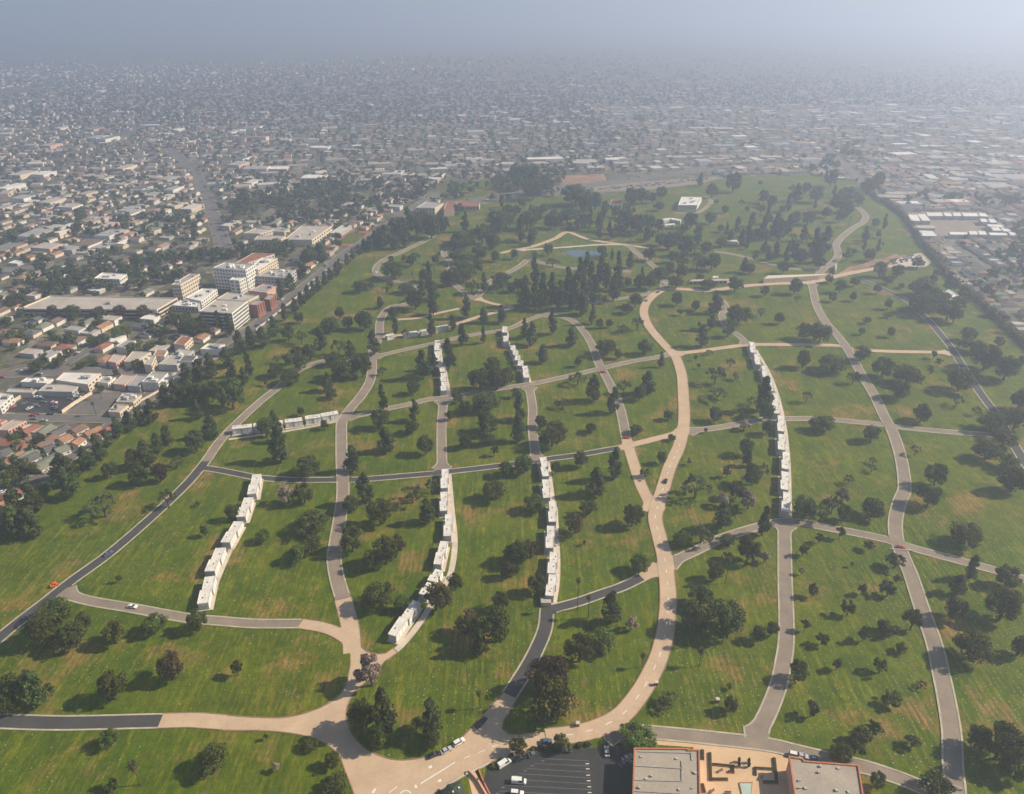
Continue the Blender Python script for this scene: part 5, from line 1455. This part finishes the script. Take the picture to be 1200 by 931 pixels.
NAME = {'o': 'broadleaf_tree', 'g': 'leafy_tree', 'p': 'conifer_tree', 'c': 'upright_conifer', 's': 'young_tree', 'w': 'open_tree', 'b': 'bare_tree', 'r': 'rusty_tree'}
CAT = {'o': 'broadleaf tree', 'g': 'leafy tree', 'p': 'conifer', 'c': 'conifer', 's': 'young tree', 'w': 'open tree', 'b': 'bare tree', 'r': 'rusty tree'}
placed = []
for (u, v, w, h, k) in TREES:
    zc = 5.0
    gapf = {'o': 0.10, 'g': 0.10, 'p': 0.06, 'c': 0.06, 's': 0.22, 'w': 0.22, 'b': 0.15, 'r': 0.10}[k]
    for it in range(4):
        x, y = px(u, v, zc)
        depth = proj(x, y, zc)[2]
        s = F / depth
        dist = math.sqrt(x * x + y * y + (zc - CAMZ) ** 2)
        sd = (CAMZ - zc) / dist; cd = math.sqrt(1 - sd * sd)
        R = w / 2 / s
        b = h / 2 / s
        hc2_ = (b * b - (R * sd * 0.9) ** 2)
        Hc = 2 * math.sqrt(max(hc2_, 0.0)) / cd
        lo, hi = (1.0, 2.2) if k not in 'pc' else (2.2, 5.5)
        Hc = min(max(Hc, lo * R), hi * R)
        gap = gapf * Hc + 0.4
        zc = gap + Hc / 2
    placed.append(dict(u=u, v=v, x=x, y=y, R=R, Hc=Hc, gap=gap, k=k))
pts = np.array([(t['x'], t['y']) for t in placed])
used = {}
rt = random.Random(21)
for i, t in enumerate(placed):
    d = np.hypot(pts[:, 0] - t['x'], pts[:, 1] - t['y']); d[i] = 1e9
    j = int(d.argmin())
    clump = d[j] < 1.15 * (t['R'] + placed[j]['R'])
    k = t['k']
    size = ''
    if k in 'ogrwb':
        size = 'small ' if t['R'] < 2.8 else ('' if t['R'] < 4.6 else ('broad ' if t['R'] < 6.5 else 'huge '))
    elif k in 'pc':
        H = t['Hc'] + t['gap']
        size = 'low ' if H < 9 else ('' if H < 13 else ('tall ' if H < 18 else 'towering '))
    else:
        size = 'tiny ' if t['R'] < 1.3 else ('' if t['R'] < 2.6 else 'larger ')
    roadside = near_road(t['x'], t['y'], None, t['R'] * 0.6 + 1.0)
    where = 'roadside ' if roadside else ('clumped ' if clump else 'solitary ')
    lab = f"{size}{where}{WORD[k]} {region_of(t['u'], t['v'])}"
    root = empty(NAME[k], (t['x'], t['y'], 0), rt.uniform(0, 6.28), label=lab, category=CAT[k], group='trees ' + region_of(t['u'], t['v']))
    rf_ = region_full(t['u'], t['v'])
    PENDING.append((root, lab, rf_[1], px(*rf_[2])))
    cm, tm = rt.choice(PROTO[k])
    H = t['gap'] + t['Hc']
    tr = link('trunk', tm, root)
    trs = H * (0.92 if k in 'pc' else 0.82)
    tr.scale = (max(trs * 0.8, 2.0), max(trs * 0.8, 2.0), trs)
    if k not in 'pc':
        tr.scale = (t['R'] * 1.7, t['R'] * 1.7, trs)
    tr.location = (0, 0, -0.05)
    c = link('crown', cm, root)
    asp = rt.uniform(0.9, 1.1)
    c.scale = (t['R'] * asp * 1.0, t['R'] / asp * 1.0, t['Hc'])
    c.location = (0, 0, t['gap'])
for (cu, cv), (bu, bv), R, sk in PALMS:
    x, y = px(bu, bv)
    # height from the crown pixel
    z = 2.0
    while z < 30 and proj(x, y, z)[1] > cv:
        z += 0.1
    lab = 'tall palm tree ' + ('with brown frond skirt ' if sk else '') + region_of(bu, bv)
    root = empty('palm_tree', (x, y, 0), rt.uniform(0, 6), label=lab, category='palm tree', group='palm trees ' + region_of(bu, bv))
    rf_ = region_full(bu, bv)
    PENDING.append((root, lab, rf_[1], px(*rf_[2])))
    tr = link('trunk', PALM_TRUNK, root); tr.scale = (8, 8, z); tr.location = (0, 0, -0.02)
    R = R * 0.5
    fr = link('fronds', PALM_FRONDS, root); fr.scale = (R, R, R); fr.location = (0.3, 0, z)
    if sk:
        s_ = link('frond_skirt', PALM_SKIRT, root); s_.scale = (2.2, 2.2, 1.9); s_.location = (0.2, 0, z)
# courtyard cypresses
for i, (x, y) in enumerate(((318, 150), (318, 180), (383, 155), (384, 182))):
    p = at5(x, y + 12)
    root = empty('clipped_shrub', (p[0], p[1], 0.008), i, label='small dark clipped shrub in the %s courtyard pair, the one %s the pool' % ('western' if i < 2 else 'eastern', 'farther from' if i % 2 == 0 else 'closer to'), category='shrub', group='courtyard shrubs')
    c = link('crown', PROTO['c'][i % 3][0], root); c.scale = (0.9, 0.9, 2.6); c.location = (0, 0, 0.3)
    tr = link('trunk', PROTO['c'][0][1], root); tr.scale = (2, 2, 2.4)

# ------------------------------------------------------------------ houses
def unit_wall():
    mb = MB(); mb.box(0, 0, 0, 1, 1, 1, bottom=False); return mb
def unit_roof(kind):
    mb = MB()
    if kind == 'gable':      # ridge along x, eaves overhang, height 1
        a = 0.54
        v = [(-a, -a, 0), (a, -a, 0), (a, a, 0), (-a, a, 0), (-a, 0, 1), (a, 0, 1), (-a, -a, -0.12), (a, -a, -0.12), (a, a, -0.12), (-a, a, -0.12)]
        f = [(0, 1, 5, 4), (2, 3, 4, 5), (6, 7, 1, 0), (8, 9, 3, 2), (9, 6, 0, 4, 3), (7, 8, 2, 5, 1), (6, 9, 8, 7)]
        mb.add(v, f)
    elif kind == 'hip':
        a = 0.54
        v = [(-a, -a, 0), (a, -a, 0), (a, a, 0), (-a, a, 0), (-0.2, 0, 1), (0.2, 0, 1), (-a, -a, -0.12), (a, -a, -0.12), (a, a, -0.12), (-a, a, -0.12)]
        f = [(0, 1, 5, 4), (2, 3, 4, 5), (3, 0, 4), (1, 2, 5), (6, 7, 1, 0), (7, 8, 2, 1), (8, 9, 3, 2), (9, 6, 0, 3), (6, 9, 8, 7)]
        mb.add(v, f)
    else:
        mb.box(0, 0, -0.02, 1.02, 1.02, 0.22)
        for sx, sy, lx, ly in ((0, 0.49, 1.03, 0.05), (0, -0.49, 1.03, 0.05), (0.49, 0, 0.05, 0.93), (-0.49, 0, 0.05, 0.93)):
            mb.box(sx, sy, 0.2, lx, ly, 0.3)
    return mb
ROOFC = [('red_tile', 'red tiled'), ('orange_tile', 'orange tiled'), ('brown_shingle', 'brown shingled'), ('dark_shingle', 'dark grey'), ('green_shingle', 'grey green'), ('tan_roof', 'tan'), ('grey_roof', 'pale grey'), ('white_roof', 'white')]
WALLC = [('white', 'white'), ('white_wall', 'off-white'), ('cream', 'cream'), ('pink', 'pink'), ('grey_wall', 'grey')]
WALLM = {w: unit_wall().mesh('wall', M[w]) for w, _ in WALLC}
ROOFM = {(k, r): unit_roof(k).mesh('roof', M[r]) for k in ('gable', 'hip', 'flat') for r, _ in ROOFC}
WIN = MB(); WIN.box(0, 0, 0, 1.3, 0.1, 1.1); WINM = WIN.mesh('window', M['glass'])
DOORM = MB(); DOORM.box(0, 0, 0, 1.0, 0.1, 2.0); DOORM = DOORM.mesh('door', M['brown_shingle'])
rh = random.Random(77)
HOUSES = []      # (x, y, rot, lx, ly, wallh, roofh, rooftype, ri, wi)
def taken(x, y, r):
    return any((x - a) ** 2 + (y - b) ** 2 < (r + c) ** 2 for a, b, c in HB)
HB = []
def put_house(x, y, rz, lx, ly, wh, rh_, kind, ri, wi, where, detail=True, name='house', z=0.0):
    rc, rw = ROOFC[ri]; wc, ww = WALLC[wi]
    kw = {'gable': 'gabled', 'hip': 'hipped', 'flat': 'flat-topped'}[kind]
    big = 'long ' if max(lx, ly) > 19 else ('small ' if max(lx, ly) < 11.5 else '')
    lab = f'{big}{ww} {kw} house, {rw} roof, {where}'
    root = empty(name, (x, y, z), rz, label=lab, category='house', group='houses ' + where)
    an_ = ('hedge', (1100, 310)) if 'hedge' in where else (('hospital', (265, 335)) if 'hospital' in where else (('parking deck', (110, 355)) if 'deck' in where else ('corner shop', (140, 480))))
    PENDING.append((root, lab, an_[0], px(*an_[1])))
    w = link('wall', WALLM[wc], root); w.scale = (lx, ly, wh)
    r = link('roof', ROOFM[(kind, rc)], root); r.scale = (lx, ly, rh_); r.location = (0, 0, wh)
    if detail:
        n = max(2, int(lx / 4))
        for s in (-1, 1):
            for i in range(n):
                o = link('window', WINM, root); o.location = (-lx / 2 + (i + 0.5) * lx / n, s * (ly / 2 + 0.01), 1.1)
        for s in (-1, 1):
            o = link('window', WINM, root); o.location = (s * (lx / 2 + 0.01), 0.8, 1.1); o.rotation_euler = (0, 0, math.pi / 2)
        o = link('door', DOORM, root); o.location = (lx / 2 + 0.02, -1.2, 0.02); o.rotation_euler = (0, 0, math.pi / 2)
    HB.append((x, y, max(lx, ly) * 0.5))
    return root
for f in FOOT:
    cx = sum(p[0] for p in f) / len(f); cy = sum(p[1] for p in f) / len(f)
    HB.append((cx, cy, 0.0))
# hand-traced houses beside the avenue (ridge near end, far end, width, colours)
c1 = TL(0, 480, 6.65)
near_h = [((25, 402), (172, 325), 9, 1, 2, 'gable'), ((130, 402), (292, 332), 10, 3, 1, 'gable'), ((272, 440), (455, 345), 11, 4, 2, 'gable'), ((150, 292), (245, 266), 9, 1, 2, 'hip'), ((338, 302), (420, 274), 9, 3, 1, 'gable'),
          ((428, 312), (522, 276), 9, 4, 0, 'gable'), ((455, 232), (535, 192), 9, 1, 0, 'gable'), ((560, 262), (622, 216), 8, 1, 0, 'gable'), ((400, 185), (520, 122), 9, 3, 0, 'gable'), ((555, 160), (650, 112), 9, 2, 2, 'gable'),
          ((660, 185), (775, 132), 8, 1, 0, 'gable'), ((752, 192), (855, 126), 7, 0, 0, 'gable'), ((180, 168), (290, 116), 9, 0, 2, 'gable'), ((300, 178), (392, 118), 9, 4, 0, 'gable'), ((190, 232), (245, 205), 8, 2, 2, 'gable'),
          ((0, 330), (70, 300), 9, 3, 1, 'gable'), ((-70, 350), (-10, 320), 9, 2, 1, 'gable'), ((-60, 250), (20, 215), 9, 3, 2, 'hip'), ((-110, 420), (-40, 390), 9, 1, 2, 'gable'), ((20, 700), (45, 660), 8, 0, 0, 'gable'), ((90, 650), (150, 625), 7, 0, 0, 'gable'), ((-40, 760), (25, 715), 8, 1, 0, 'gable')]
for a, b, w, ri, wi, kind in near_h:
    p, q = np.array(px(*c1(*a), 4.5)), np.array(px(*c1(*b), 4.5))
    d = q - p; c = (p + q) / 2
    put_house(c[0], c[1], math.atan2(d[1], d[0]), float(np.linalg.norm(d)), w, 3.2, 1.7, kind, ri, wi, 'beside the avenue')
B('apartment_house', 'pink flat roofed apartment house beside the side street', 'house', [c1(-40, 165), c1(62, 165), c1(205, 92), c1(105, 82)], 6, 'pink', 'tan_roof', None, [(1, 2, 6)], parapet=0.4)
B('apartment_house', 'orange walled flat roofed house at the side street corner', 'house', [c1(-40, 112), c1(5, 112), c1(55, 84), c1(10, 78)], 5, 'pink', 'orange_tile', None, [(1, 1, 3)], parapet=0.3)
for f in FOOT[-2:]:
    pass
# avenue frame for the street grid
av = [r for r in ROADS if r['label'].startswith('busy avenue')][0]['line']
i0 = int(len(av) * 0.35)
gd = av[int(len(av) * 0.7)] - av[i0]
GA = math.atan2(gd[1], gd[0])
FOOT_A = [(np.array(f), np.array(f).min(0) - 7, np.array(f).max(0) + 7) for f in FOOT]
def in_foot(x, y, m=5.0):
    for f, lo, hi in FOOT_A:
        if lo[0] < x < hi[0] and lo[1] < y < hi[1]:
            c = f.mean(0)
            if inside([tuple(c + (p - c) * (1 + m / (np.linalg.norm(p - c) + 1))) for p in f], x, y):
                return True
    return False
BLOCK_PX = [[(185, 335), (255, 300), (345, 300), (350, 325), (290, 385), (215, 388)],      # hospital and deck
            [c2(0, 470), c2(780, 475), c2(1060, 300), c2(1110, 220), c2(60, 220), c2(-60, 330)],
            [t13(330, 400), t13(500, 400), t13(570, 320), t13(420, 318)], [t13(800, 190), t13(860, 80), t13(1300, 80), t13(1300, 180), t13(1050, 190)],
            [t14(190, 110), t14(190, 50), t14(450, 45), t14(1000, 60), t14(900, 110), t14(420, 145)], [c8(100, 270), c8(850, 270), c8(640, 95), c8(110, 95)],
            [(240, 240), (395, 215), (440, 225), (400, 245), (300, 262), (250, 262)]]
BLOCKS = [[px(*p) for p in b] for b in BLOCK_PX]
BLOCK_BB = [(min(p[0] for p in b), max(p[0] for p in b), min(p[1] for p in b), max(p[1] for p in b)) for b in BLOCKS]
def blocked(x, y):
    if inside(LAWN, x, y):
        return True
    for b, bb in zip(BLOCKS, BLOCK_BB):
        if bb[0] < x < bb[1] and bb[2] < y < bb[3] and inside(b, x, y):
            return True
    return False
_e = px(1113, 285); _f = px(1186, 336)
EA = math.atan2(_e[1] - _f[1], _e[0] - _f[0])
# procedural lots on a street grid
LOTS = []
ca, sa = math.cos(GA), math.sin(GA)
def lots(xmin, xmax, ymin, ymax, ang, along, rows, jit):
    c, s = math.cos(ang), math.sin(ang)
    # grid coordinates
    corners = [(x, y) for x in (xmin, xmax) for y in (ymin, ymax)]
    us = [x * c + y * s for x, y in corners]; vs = [-x * s + y * c for x, y in corners]
    v = min(vs); k = 0
    while v < max(vs):
        u = min(us)
        cnt = 0
        while u < max(us):
            u += along * rh.uniform(0.85, 1.2)
            cnt += 1
            if cnt % 9 == 0:
                u += 13          # cross street
            x, y = u * c - v * s, u * s + v * c
            if xmin < x < xmax and ymin < y < ymax:
                LOTS.append((x + rh.uniform(-jit, jit), y + rh.uniform(-jit, jit), ang))
        v += rows[k % 2]; k += 1
lots(-700, 30, 300, 1250, GA, 15.0, (19, 30), 1.5)
lots(330, 1100, 430, 1400, EA, 11.5, (13, 19), 0.8)
lots(-1500, 1800, 1100, 2600, math.radians(12), 20.0, (27, 36), 3.0)
lots(-2700, 3000, 2600, 4600, math.radians(-6), 27.0, (36, 44), 5.0)
cand = []
seen_cells = set()
east_avenue = [r for r in ROADS if r['label'].startswith('eastern street')][0]['line']
for (x, y, a) in LOTS:
    u, v, d = proj(x, y, 0)
    if not (-90 < u < 1290 and v < 700):
        continue
    if blocked(x, y) or (y < 1500 and (near_road(x, y, None, 6.0) or in_foot(x, y, 7.0))):
        continue
    if rh.random() < (0.10 if y < 2200 else min(0.96, 0.1 + (y - 2200) / 1900)):
        continue
    cell = (int(x // 9), int(y // 9))
    if cell in seen_cells:
        continue
    seen_cells.add(cell)
    if any((x - hx) ** 2 + (y - hy) ** 2 < (hr + 8) ** 2 for hx, hy, hr in HB[:60] if hr > 0):
        continue
    cand.append((d, x, y, a))
cand.sort()
RW = [3, 3, 5, 5, 4, 3, 3.4, 2.0]
WW = [3, 4, 4, 1, 2]
NEAR_N = 270
stuffV, stuffF, stuffM = [], [], []
roof_idx = {r: i for i, (r, _) in enumerate(ROOFC)}
def stuff_house(x, y, rz, lx, ly, wh, rhh, kind, ri, wi, z):
    c, s = math.cos(rz), math.sin(rz)
    n = len(stuffV)
    def P(a, b, h):
        return (x + a * c - b * s, y + a * s + b * c, z + h)
    hx, hy = lx / 2, ly / 2
    base = [P(-hx, -hy, -.5), P(hx, -hy, -.5), P(hx, hy, -.5), P(-hx, hy, -.5), P(-hx, -hy, wh), P(hx, -hy, wh), P(hx, hy, wh), P(-hx, hy, wh)]
    stuffV.extend(base)
    for f in ((0, 1, 5, 4), (1, 2, 6, 5), (2, 3, 7, 6), (3, 0, 4, 7)):
        stuffF.append(tuple(n + i for i in f)); stuffM.append(8 + wi)
    if kind == 'flat':
        stuffF.append((n + 4, n + 5, n + 6, n + 7)); stuffM.append(ri)
    else:
        e = 0.25 if kind == 'hip' else 0.5
        stuffV.extend([P(-lx * e, 0, wh + rhh), P(lx * e, 0, wh + rhh)])
        for f, mi in (((4, 5, 9, 8), ri), ((6, 7, 8, 9), ri), ((7, 4, 8), ri if kind == 'hip' else 8 + wi), ((5, 6, 9), ri if kind == 'hip' else 8 + wi)):
            stuffF.append(tuple(n + i for i in f)); stuffM.append(mi)
def zone_words(x, y):
    u, v, d = proj(x, y, 0)
    if u > 900:
        return 'behind the boundary hedge'
    if v > 495:
        return 'beside the avenue'
    if v > 438:
        return 'above the side street'
    if v > 385:
        return 'below the parking deck'
    if v > 340:
        return 'beside the parking deck'
    return 'beyond the hospital'
CITY_TREES = []
for i, (d, x, y, a) in enumerate(cand):
    z = hill(x, y)
    ri = rh.choices(range(8), RW)[0]; wi = rh.choices(range(5), WW)[0]
    kind = 'flat' if ri >= 5 else rh.choice(['gable', 'gable', 'hip'])
    lx, ly = rh.uniform(11, 17), rh.uniform(8.5, 11.5)
    wh, rhh = rh.uniform(2.9, 3.6), rh.uniform(1.3, 2.0)
    rz = a + rh.choice([0, math.pi / 2]) + rh.uniform(-.03, .03)
    if kind == 'flat':
        rhh = 0.8
        if rh.random() < 0.2 and d > 600:
            lx *= rh.uniform(1.3, 2.6); ly *= rh.uniform(1.2, 1.8); wh *= rh.uniform(1.2, 2.0)
    if d > 1700:
        lx *= 1.15; ly *= 1.15
    if i < NEAR_N:
        lx, ly = (min(lx, 10.5), min(ly, 7.0)) if x > 200 else (min(lx, 14), min(ly, 10))
        put_house(x, y, rz, lx, ly, wh, rhh, kind, ri, wi, zone_words(x, y), detail=False)
    else:
        stuff_house(x, y, rz, lx, ly, wh, rhh, kind, ri, wi, z)
    nt_ = rh.choices((1, 2, 3, 4), (2, 4, 3, 2))[0] if x < 200 else rh.choices((0, 1), (3, 1))[0]
    if d > 2000:
        nt_ = rh.choices((1, 2, 3, 4), (2, 3, 3, 1))[0] if d < 2700 else rh.choices((0, 1, 2), (2, 3, 1))[0]
    for q in range(nt_):
        CITY_TREES.append((x + rh.uniform(-14, 14), y + rh.uniform(-14, 14), rh.uniform(2.0, 4.4) * (1.25 if d > 1700 else 1)))
FARM = []  # far roof and wall colours dulled, haze fading painted into them
for (r, _) in ROOFC:
    base = {'red_tile': (0.24, 0.13, 0.10), 'orange_tile': (0.27, 0.17, 0.12), 'brown_shingle': (0.16, 0.115, 0.09), 'dark_shingle': (0.12, 0.115, 0.11), 'green_shingle': (0.16, 0.165, 0.125), 'tan_roof': (0.30, 0.26, 0.215), 'grey_roof': (0.27, 0.255, 0.24), 'white_roof': (0.45, 0.42, 0.385)}[r]
    FARM.append(surf('haze_muted_' + r, tuple(c * 1.3 for c in base), var=0.25))
for (w, _) in WALLC:
    base = {'white': (0.52, 0.48, 0.42), 'white_wall': (0.46, 0.42, 0.37), 'cream': (0.44, 0.36, 0.27), 'pink': (0.38, 0.26, 0.20), 'grey_wall': (0.30, 0.29, 0.27)}[w]
    FARM.append(surf('haze_muted_' + w, tuple(c * 1.3 for c in base), var=0.2))
m = mesh('far_houses', stuffV, stuffF, FARM, stuffM)
link('far_houses', m, kind='stuff', label='countless pale and dark roofs of the far city fading into haze')
print('houses near', min(NEAR_N, len(cand)), 'far', max(0, len(cand) - NEAR_N))
# big flat roofs of the far commercial and industrial strips
bigV, bigF, bigM = stuffV, stuffF, stuffM
stuffV, stuffF, stuffM = [], [], []
for (u0, u1, v0, v1, n) in ((900, 1250, 120, 200, 95), (1060, 1290, 195, 260, 40), (-60, 260, 150, 300, 42), (560, 960, 186, 200, 20), (260, 560, 150, 215, 22), (560, 900, 100, 180, 20)):
    for k in range(n):
        u, v = rh.uniform(u0, u1), rh.uniform(v0, v1)
        x, y = px(u, v)
        if blocked(x, y) or near_road(x, y, None, 18) or in_foot(x, y, 12):
            continue
        ri = rh.choices(range(8), [0.6, 0.6, 0.5, 1.5, 1, 5, 5, 2.5])[0]
        stuff_house(x, y, math.radians(rh.choice([-6, 12, 4])) if u > 300 else GA, rh.uniform(20, 44), rh.uniform(14, 26), rh.uniform(4.5, 8), 0, 'flat', ri, rh.choice([0, 1, 2, 3]), hill(x, y))
m = mesh('far_warehouses', stuffV, stuffF, [M[r] for r, _ in ROOFC] + [M[w] for w, _ in WALLC], stuffM)
link('far_warehouses', m, kind='stuff', label='scattered large flat roofs of the far commercial strips')
# tree belts of the town
for (u0, v0, u1, v1, n, sx, sy) in ((40, 345, 210, 325, 60, 15, 6), (100, 330, 180, 300, 60, 40, 8), (260, 250, 420, 215, 130, 20, 8), (330, 260, 420, 235, 70, 20, 6), (420, 235, 640, 215, 110, 20, 8), (600, 225, 660, 195, 70, 20, 9), (0, 280, 250, 260, 70, 30, 8),
                                (960, 205, 1010, 170, 60, 14, 8), (640, 165, 780, 160, 70, 40, 9), (1060, 235, 1200, 240, 40, 10, 3), (1200, 270, 1180, 330, 40, 12, 12), (300, 300, 360, 290, 30, 15, 5), (0, 130, 500, 110, 120, 80, 14), (500, 120, 1100, 130, 120, 80, 14), (195, 305, 330, 300, 50, 10, 4)):
    for k in range(n):
        t = rh.random()
        u, v = u0 + (u1 - u0) * t + rh.gauss(0, sx) , v0 + (v1 - v0) * t + rh.gauss(0, sy)
        x, y = px(u, max(v, 60))
        CITY_TREES.append((x, y, rh.uniform(3.5, 7.0)))
# boundary hedge: one long thing
ct = []
for (x, y, r) in CITY_TREES:
    if inside(LAWN, x, y) or (y < 1500 and (near_road(x, y, None, 1.0) or in_foot(x, y, 2.0))):
        continue
    u, v, d = proj(x, y, 0)
    if -60 < u < 1260:
        ct.append((x, y, hill(x, y), r))
print('town trees', len(ct))
# low-detail crowns instanced on points
pc = bpy.data.collections.new('crown_models')
for i in range(5):
    C, R = [], []
    for k in range(9):
        th = rng.uniform(0, 6.28); rad = rng.uniform(0.1, 0.7)
        C.append((rad * math.cos(th), rad * math.sin(th), rng.uniform(0.6, 1.7))); R.append(rng.uniform(0.3, 0.5))
    V, Fc, T = leaf_cloud(np.array(C), np.array(R), [22] * 9, 0.17)
    o = bpy.data.objects.new('crown_model', cloud_mesh('crown_model', V, Fc, T, LEAF['o' if i < 3 else ('p' if i == 3 else 'w')]))
    pc.objects.link(o)
pm = bpy.data.meshes.new('town_trees')
pm.from_pydata([(x, y, z) for x, y, z, r in ct], [], [])
at = pm.attributes.new('sc', 'FLOAT', 'POINT'); at.data.foreach_set('value', [r for *_, r in ct])
to = link('town_trees', pm, kind='stuff', label='dark trees scattered between the far roofs')
ng = bpy.data.node_groups.new('scatter_crowns', 'GeometryNodeTree')
ng.interface.new_socket('Geometry', in_out='INPUT', socket_type='NodeSocketGeometry')
ng.interface.new_socket('Geometry', in_out='OUTPUT', socket_type='NodeSocketGeometry')
gi = ng.nodes.new('NodeGroupInput'); go = ng.nodes.new('NodeGroupOutput')
iop = ng.nodes.new('GeometryNodeInstanceOnPoints'); ci = ng.nodes.new('GeometryNodeCollectionInfo')
ci.inputs['Collection'].default_value = pc; ci.inputs['Separate Children'].default_value = True; ci.inputs['Reset Children'].default_value = True
iop.inputs['Pick Instance'].default_value = True
na = ng.nodes.new('GeometryNodeInputNamedAttribute'); na.data_type = 'FLOAT'; na.inputs['Name'].default_value = 'sc'
rv = ng.nodes.new('FunctionNodeRandomValue'); rv.data_type = 'FLOAT_VECTOR'; rv.inputs[1].default_value = (0, 0, 6.28)
ng.links.new(gi.outputs[0], iop.inputs['Points']); ng.links.new(ci.outputs[0], iop.inputs['Instance'])
ng.links.new(na.outputs['Attribute'], iop.inputs['Scale']); ng.links.new(rv.outputs['Value'], iop.inputs['Rotation'])
ng.links.new(iop.outputs[0], go.inputs[0])
md = to.modifiers.new('scatter', 'NODES'); md.node_group = ng

def hedge(label, pts, w, h, seed):
    line = np.array(catmull([px(u, v) for u, v in pts], 3.0))
    c0 = line[0]
    C = [(p[0] - c0[0] + rng.uniform(-.5, .5) * w * 0.4, p[1] - c0[1] + rng.uniform(-.5, .5) * w * 0.4, h * rng.uniform(0.4, 0.62)) for p in line]
    R = [w * rng.uniform(0.5, 0.8) for _ in line]
    V, Fc, T = leaf_cloud(np.array(C), np.array(R), [46] * len(C), 0.55)
    V[:, 2] = np.clip(V[:, 2], 0.05, None)
    root = empty('hedge', (c0[0], c0[1], 0), label=label, category='hedge')
    link('foliage', cloud_mesh('foliage', V, Fc, T, LEAF['o']), root)
    mb = MB()
    for a, b in zip(line[:-1:4], line[4::4]):
        d = np.array(b) - np.array(a); m_ = (a + b) / 2 - c0
        mb.box(m_[0], m_[1], 0, float(np.linalg.norm(d)), 0.8, h * 0.6, math.atan2(d[1], d[0]), bottom=False)
    link('stem', mb.mesh('stem', M['bark']), root)
hedge('long dark hedge along the eastern boundary of the cemetery', [(1012, 222), (1055, 252), (1072, 275), (1088, 296), (1110, 322), (1140, 348), (1165, 372), (1190, 396), (1215, 420)], 7.0, 6.0, 1)
hedge('low clipped hedge between the parking lot and the main drive', [(578, 899), (600, 889), (625, 880), (645, 876.5), (690, 873.5)], 2.0, 1.4, 2)
hedge('low hedge on the red edged verge of the forecourt', [(405, 932), (414, 945)], 1.4, 1.0, 3)

# ------------------------------------------------------------------ grave markers: uncountable small flush stones in rows
gv, gf = [], []
rg = np.random.default_rng(3)
treexy = pts
xs = np.arange(-330, 420, 2.6)
nm = 0
road_pts = np.concatenate([r['line'] for r in ROADS])
for x in xs:
    y = 150.0
    while y < 760:
        y += rg.uniform(1.3, 2.4)
        if rg.random() > ((0.60 if x > 70 and y < 330 else 0.22) if y < 420 else 0.13):
            continue
        u, v, d = proj(x, y, 0)
        if not (-5 < u < 1205 and v < 935):
            continue
        # clusters
        if math.sin(x * 0.031 + 1.3) + math.sin(y * 0.037 + x * 0.013) < rg.uniform(-1.6, 0.9) - (0.8 if x > 70 and y < 330 else 0):
            continue
        xx, yy = x + rg.normal(0, 0.12), y
        if not inside(LAWN, xx, yy) or inside(PLAZA, xx, yy) or inside(LOT, xx, yy) or inside(COURT, xx, yy) or in_foot(xx, yy, 1.0) or (v > 868 and 540 < u < 1030):
            continue
        if ((road_pts - (xx, yy)) ** 2).sum(1).min() < 30:
            continue
        n = len(gv); a, b, h = rg.uniform(0.12, 0.22), rg.uniform(0.16, 0.32), rg.uniform(0.02, 0.05)
        gv += [(xx - a, yy - b, 0), (xx + a, yy - b, 0), (xx + a, yy + b, 0), (xx - a, yy + b, 0), (xx - a, yy - b, h), (xx + a, yy - b, h), (xx + a, yy + b, h), (xx - a, yy + b, h)]
        gf += [(n + 4, n + 5, n + 6, n + 7), (n, n + 1, n + 5, n + 4), (n + 1, n + 2, n + 6, n + 5), (n + 2, n + 3, n + 7, n + 6), (n + 3, n, n + 4, n + 7)]
        nm += 1
# upright stones on the old northern lawns
for k in range(1500):
    u, v = rg.uniform(430, 760), rg.uniform(272, 345)
    x, y = px(u, v)
    if not inside(LAWN, x, y) or ((road_pts - (x, y)) ** 2).sum(1).min() < 40:
        continue
    n = len(gv); a, b, h = rg.uniform(0.3, 0.5), 0.15, rg.uniform(0.6, 1.3)
    gv += [(x - a, y - b, 0), (x + a, y - b, 0), (x + a, y + b, 0), (x - a, y + b, 0), (x - a, y - b, h), (x + a, y - b, h), (x + a, y + b, h), (x - a, y + b, h)]
    gf += [(n + 4, n + 5, n + 6, n + 7), (n, n + 1, n + 5, n + 4), (n + 1, n + 2, n + 6, n + 5), (n + 2, n + 3, n + 7, n + 6), (n + 3, n, n + 4, n + 7)]
link('grave_markers', mesh('grave_markers', gv, gf, M['marker']), kind='stuff', label='small pale grave markers in long rows across the lawns')
print('markers', nm)

# ------------------------------------------------------------------ haze
hb = MB(); hb.box(0, 0, -1.5, 84000, 84000, 1.5 + CAMZ + 8)
hm = bpy.data.materials.new('haze_air'); hm.use_nodes = True
hn = hm.node_tree; hn.nodes.clear()
ho = hn.nodes.new('ShaderNodeOutputMaterial'); pv = hn.nodes.new('ShaderNodeVolumePrincipled')
pv.inputs['Color'].default_value = (*HAZE_COLOR, 1)
pv.inputs['Density'].default_value = HAZE_DENSITY
pv.inputs['Anisotropy'].default_value = HAZE_ANISO
hn.links.new(pv.outputs[0], ho.inputs['Volume'])
hz = link('haze', hb.mesh('haze', hm), kind='stuff', label='pale blue haze thickening towards the horizon')
PENDING += CAR_SETS
for o in SHEDS:
    PENDING.append((o, o['label'], 'gravel yard', px(1065, 305)))
settle_labels()
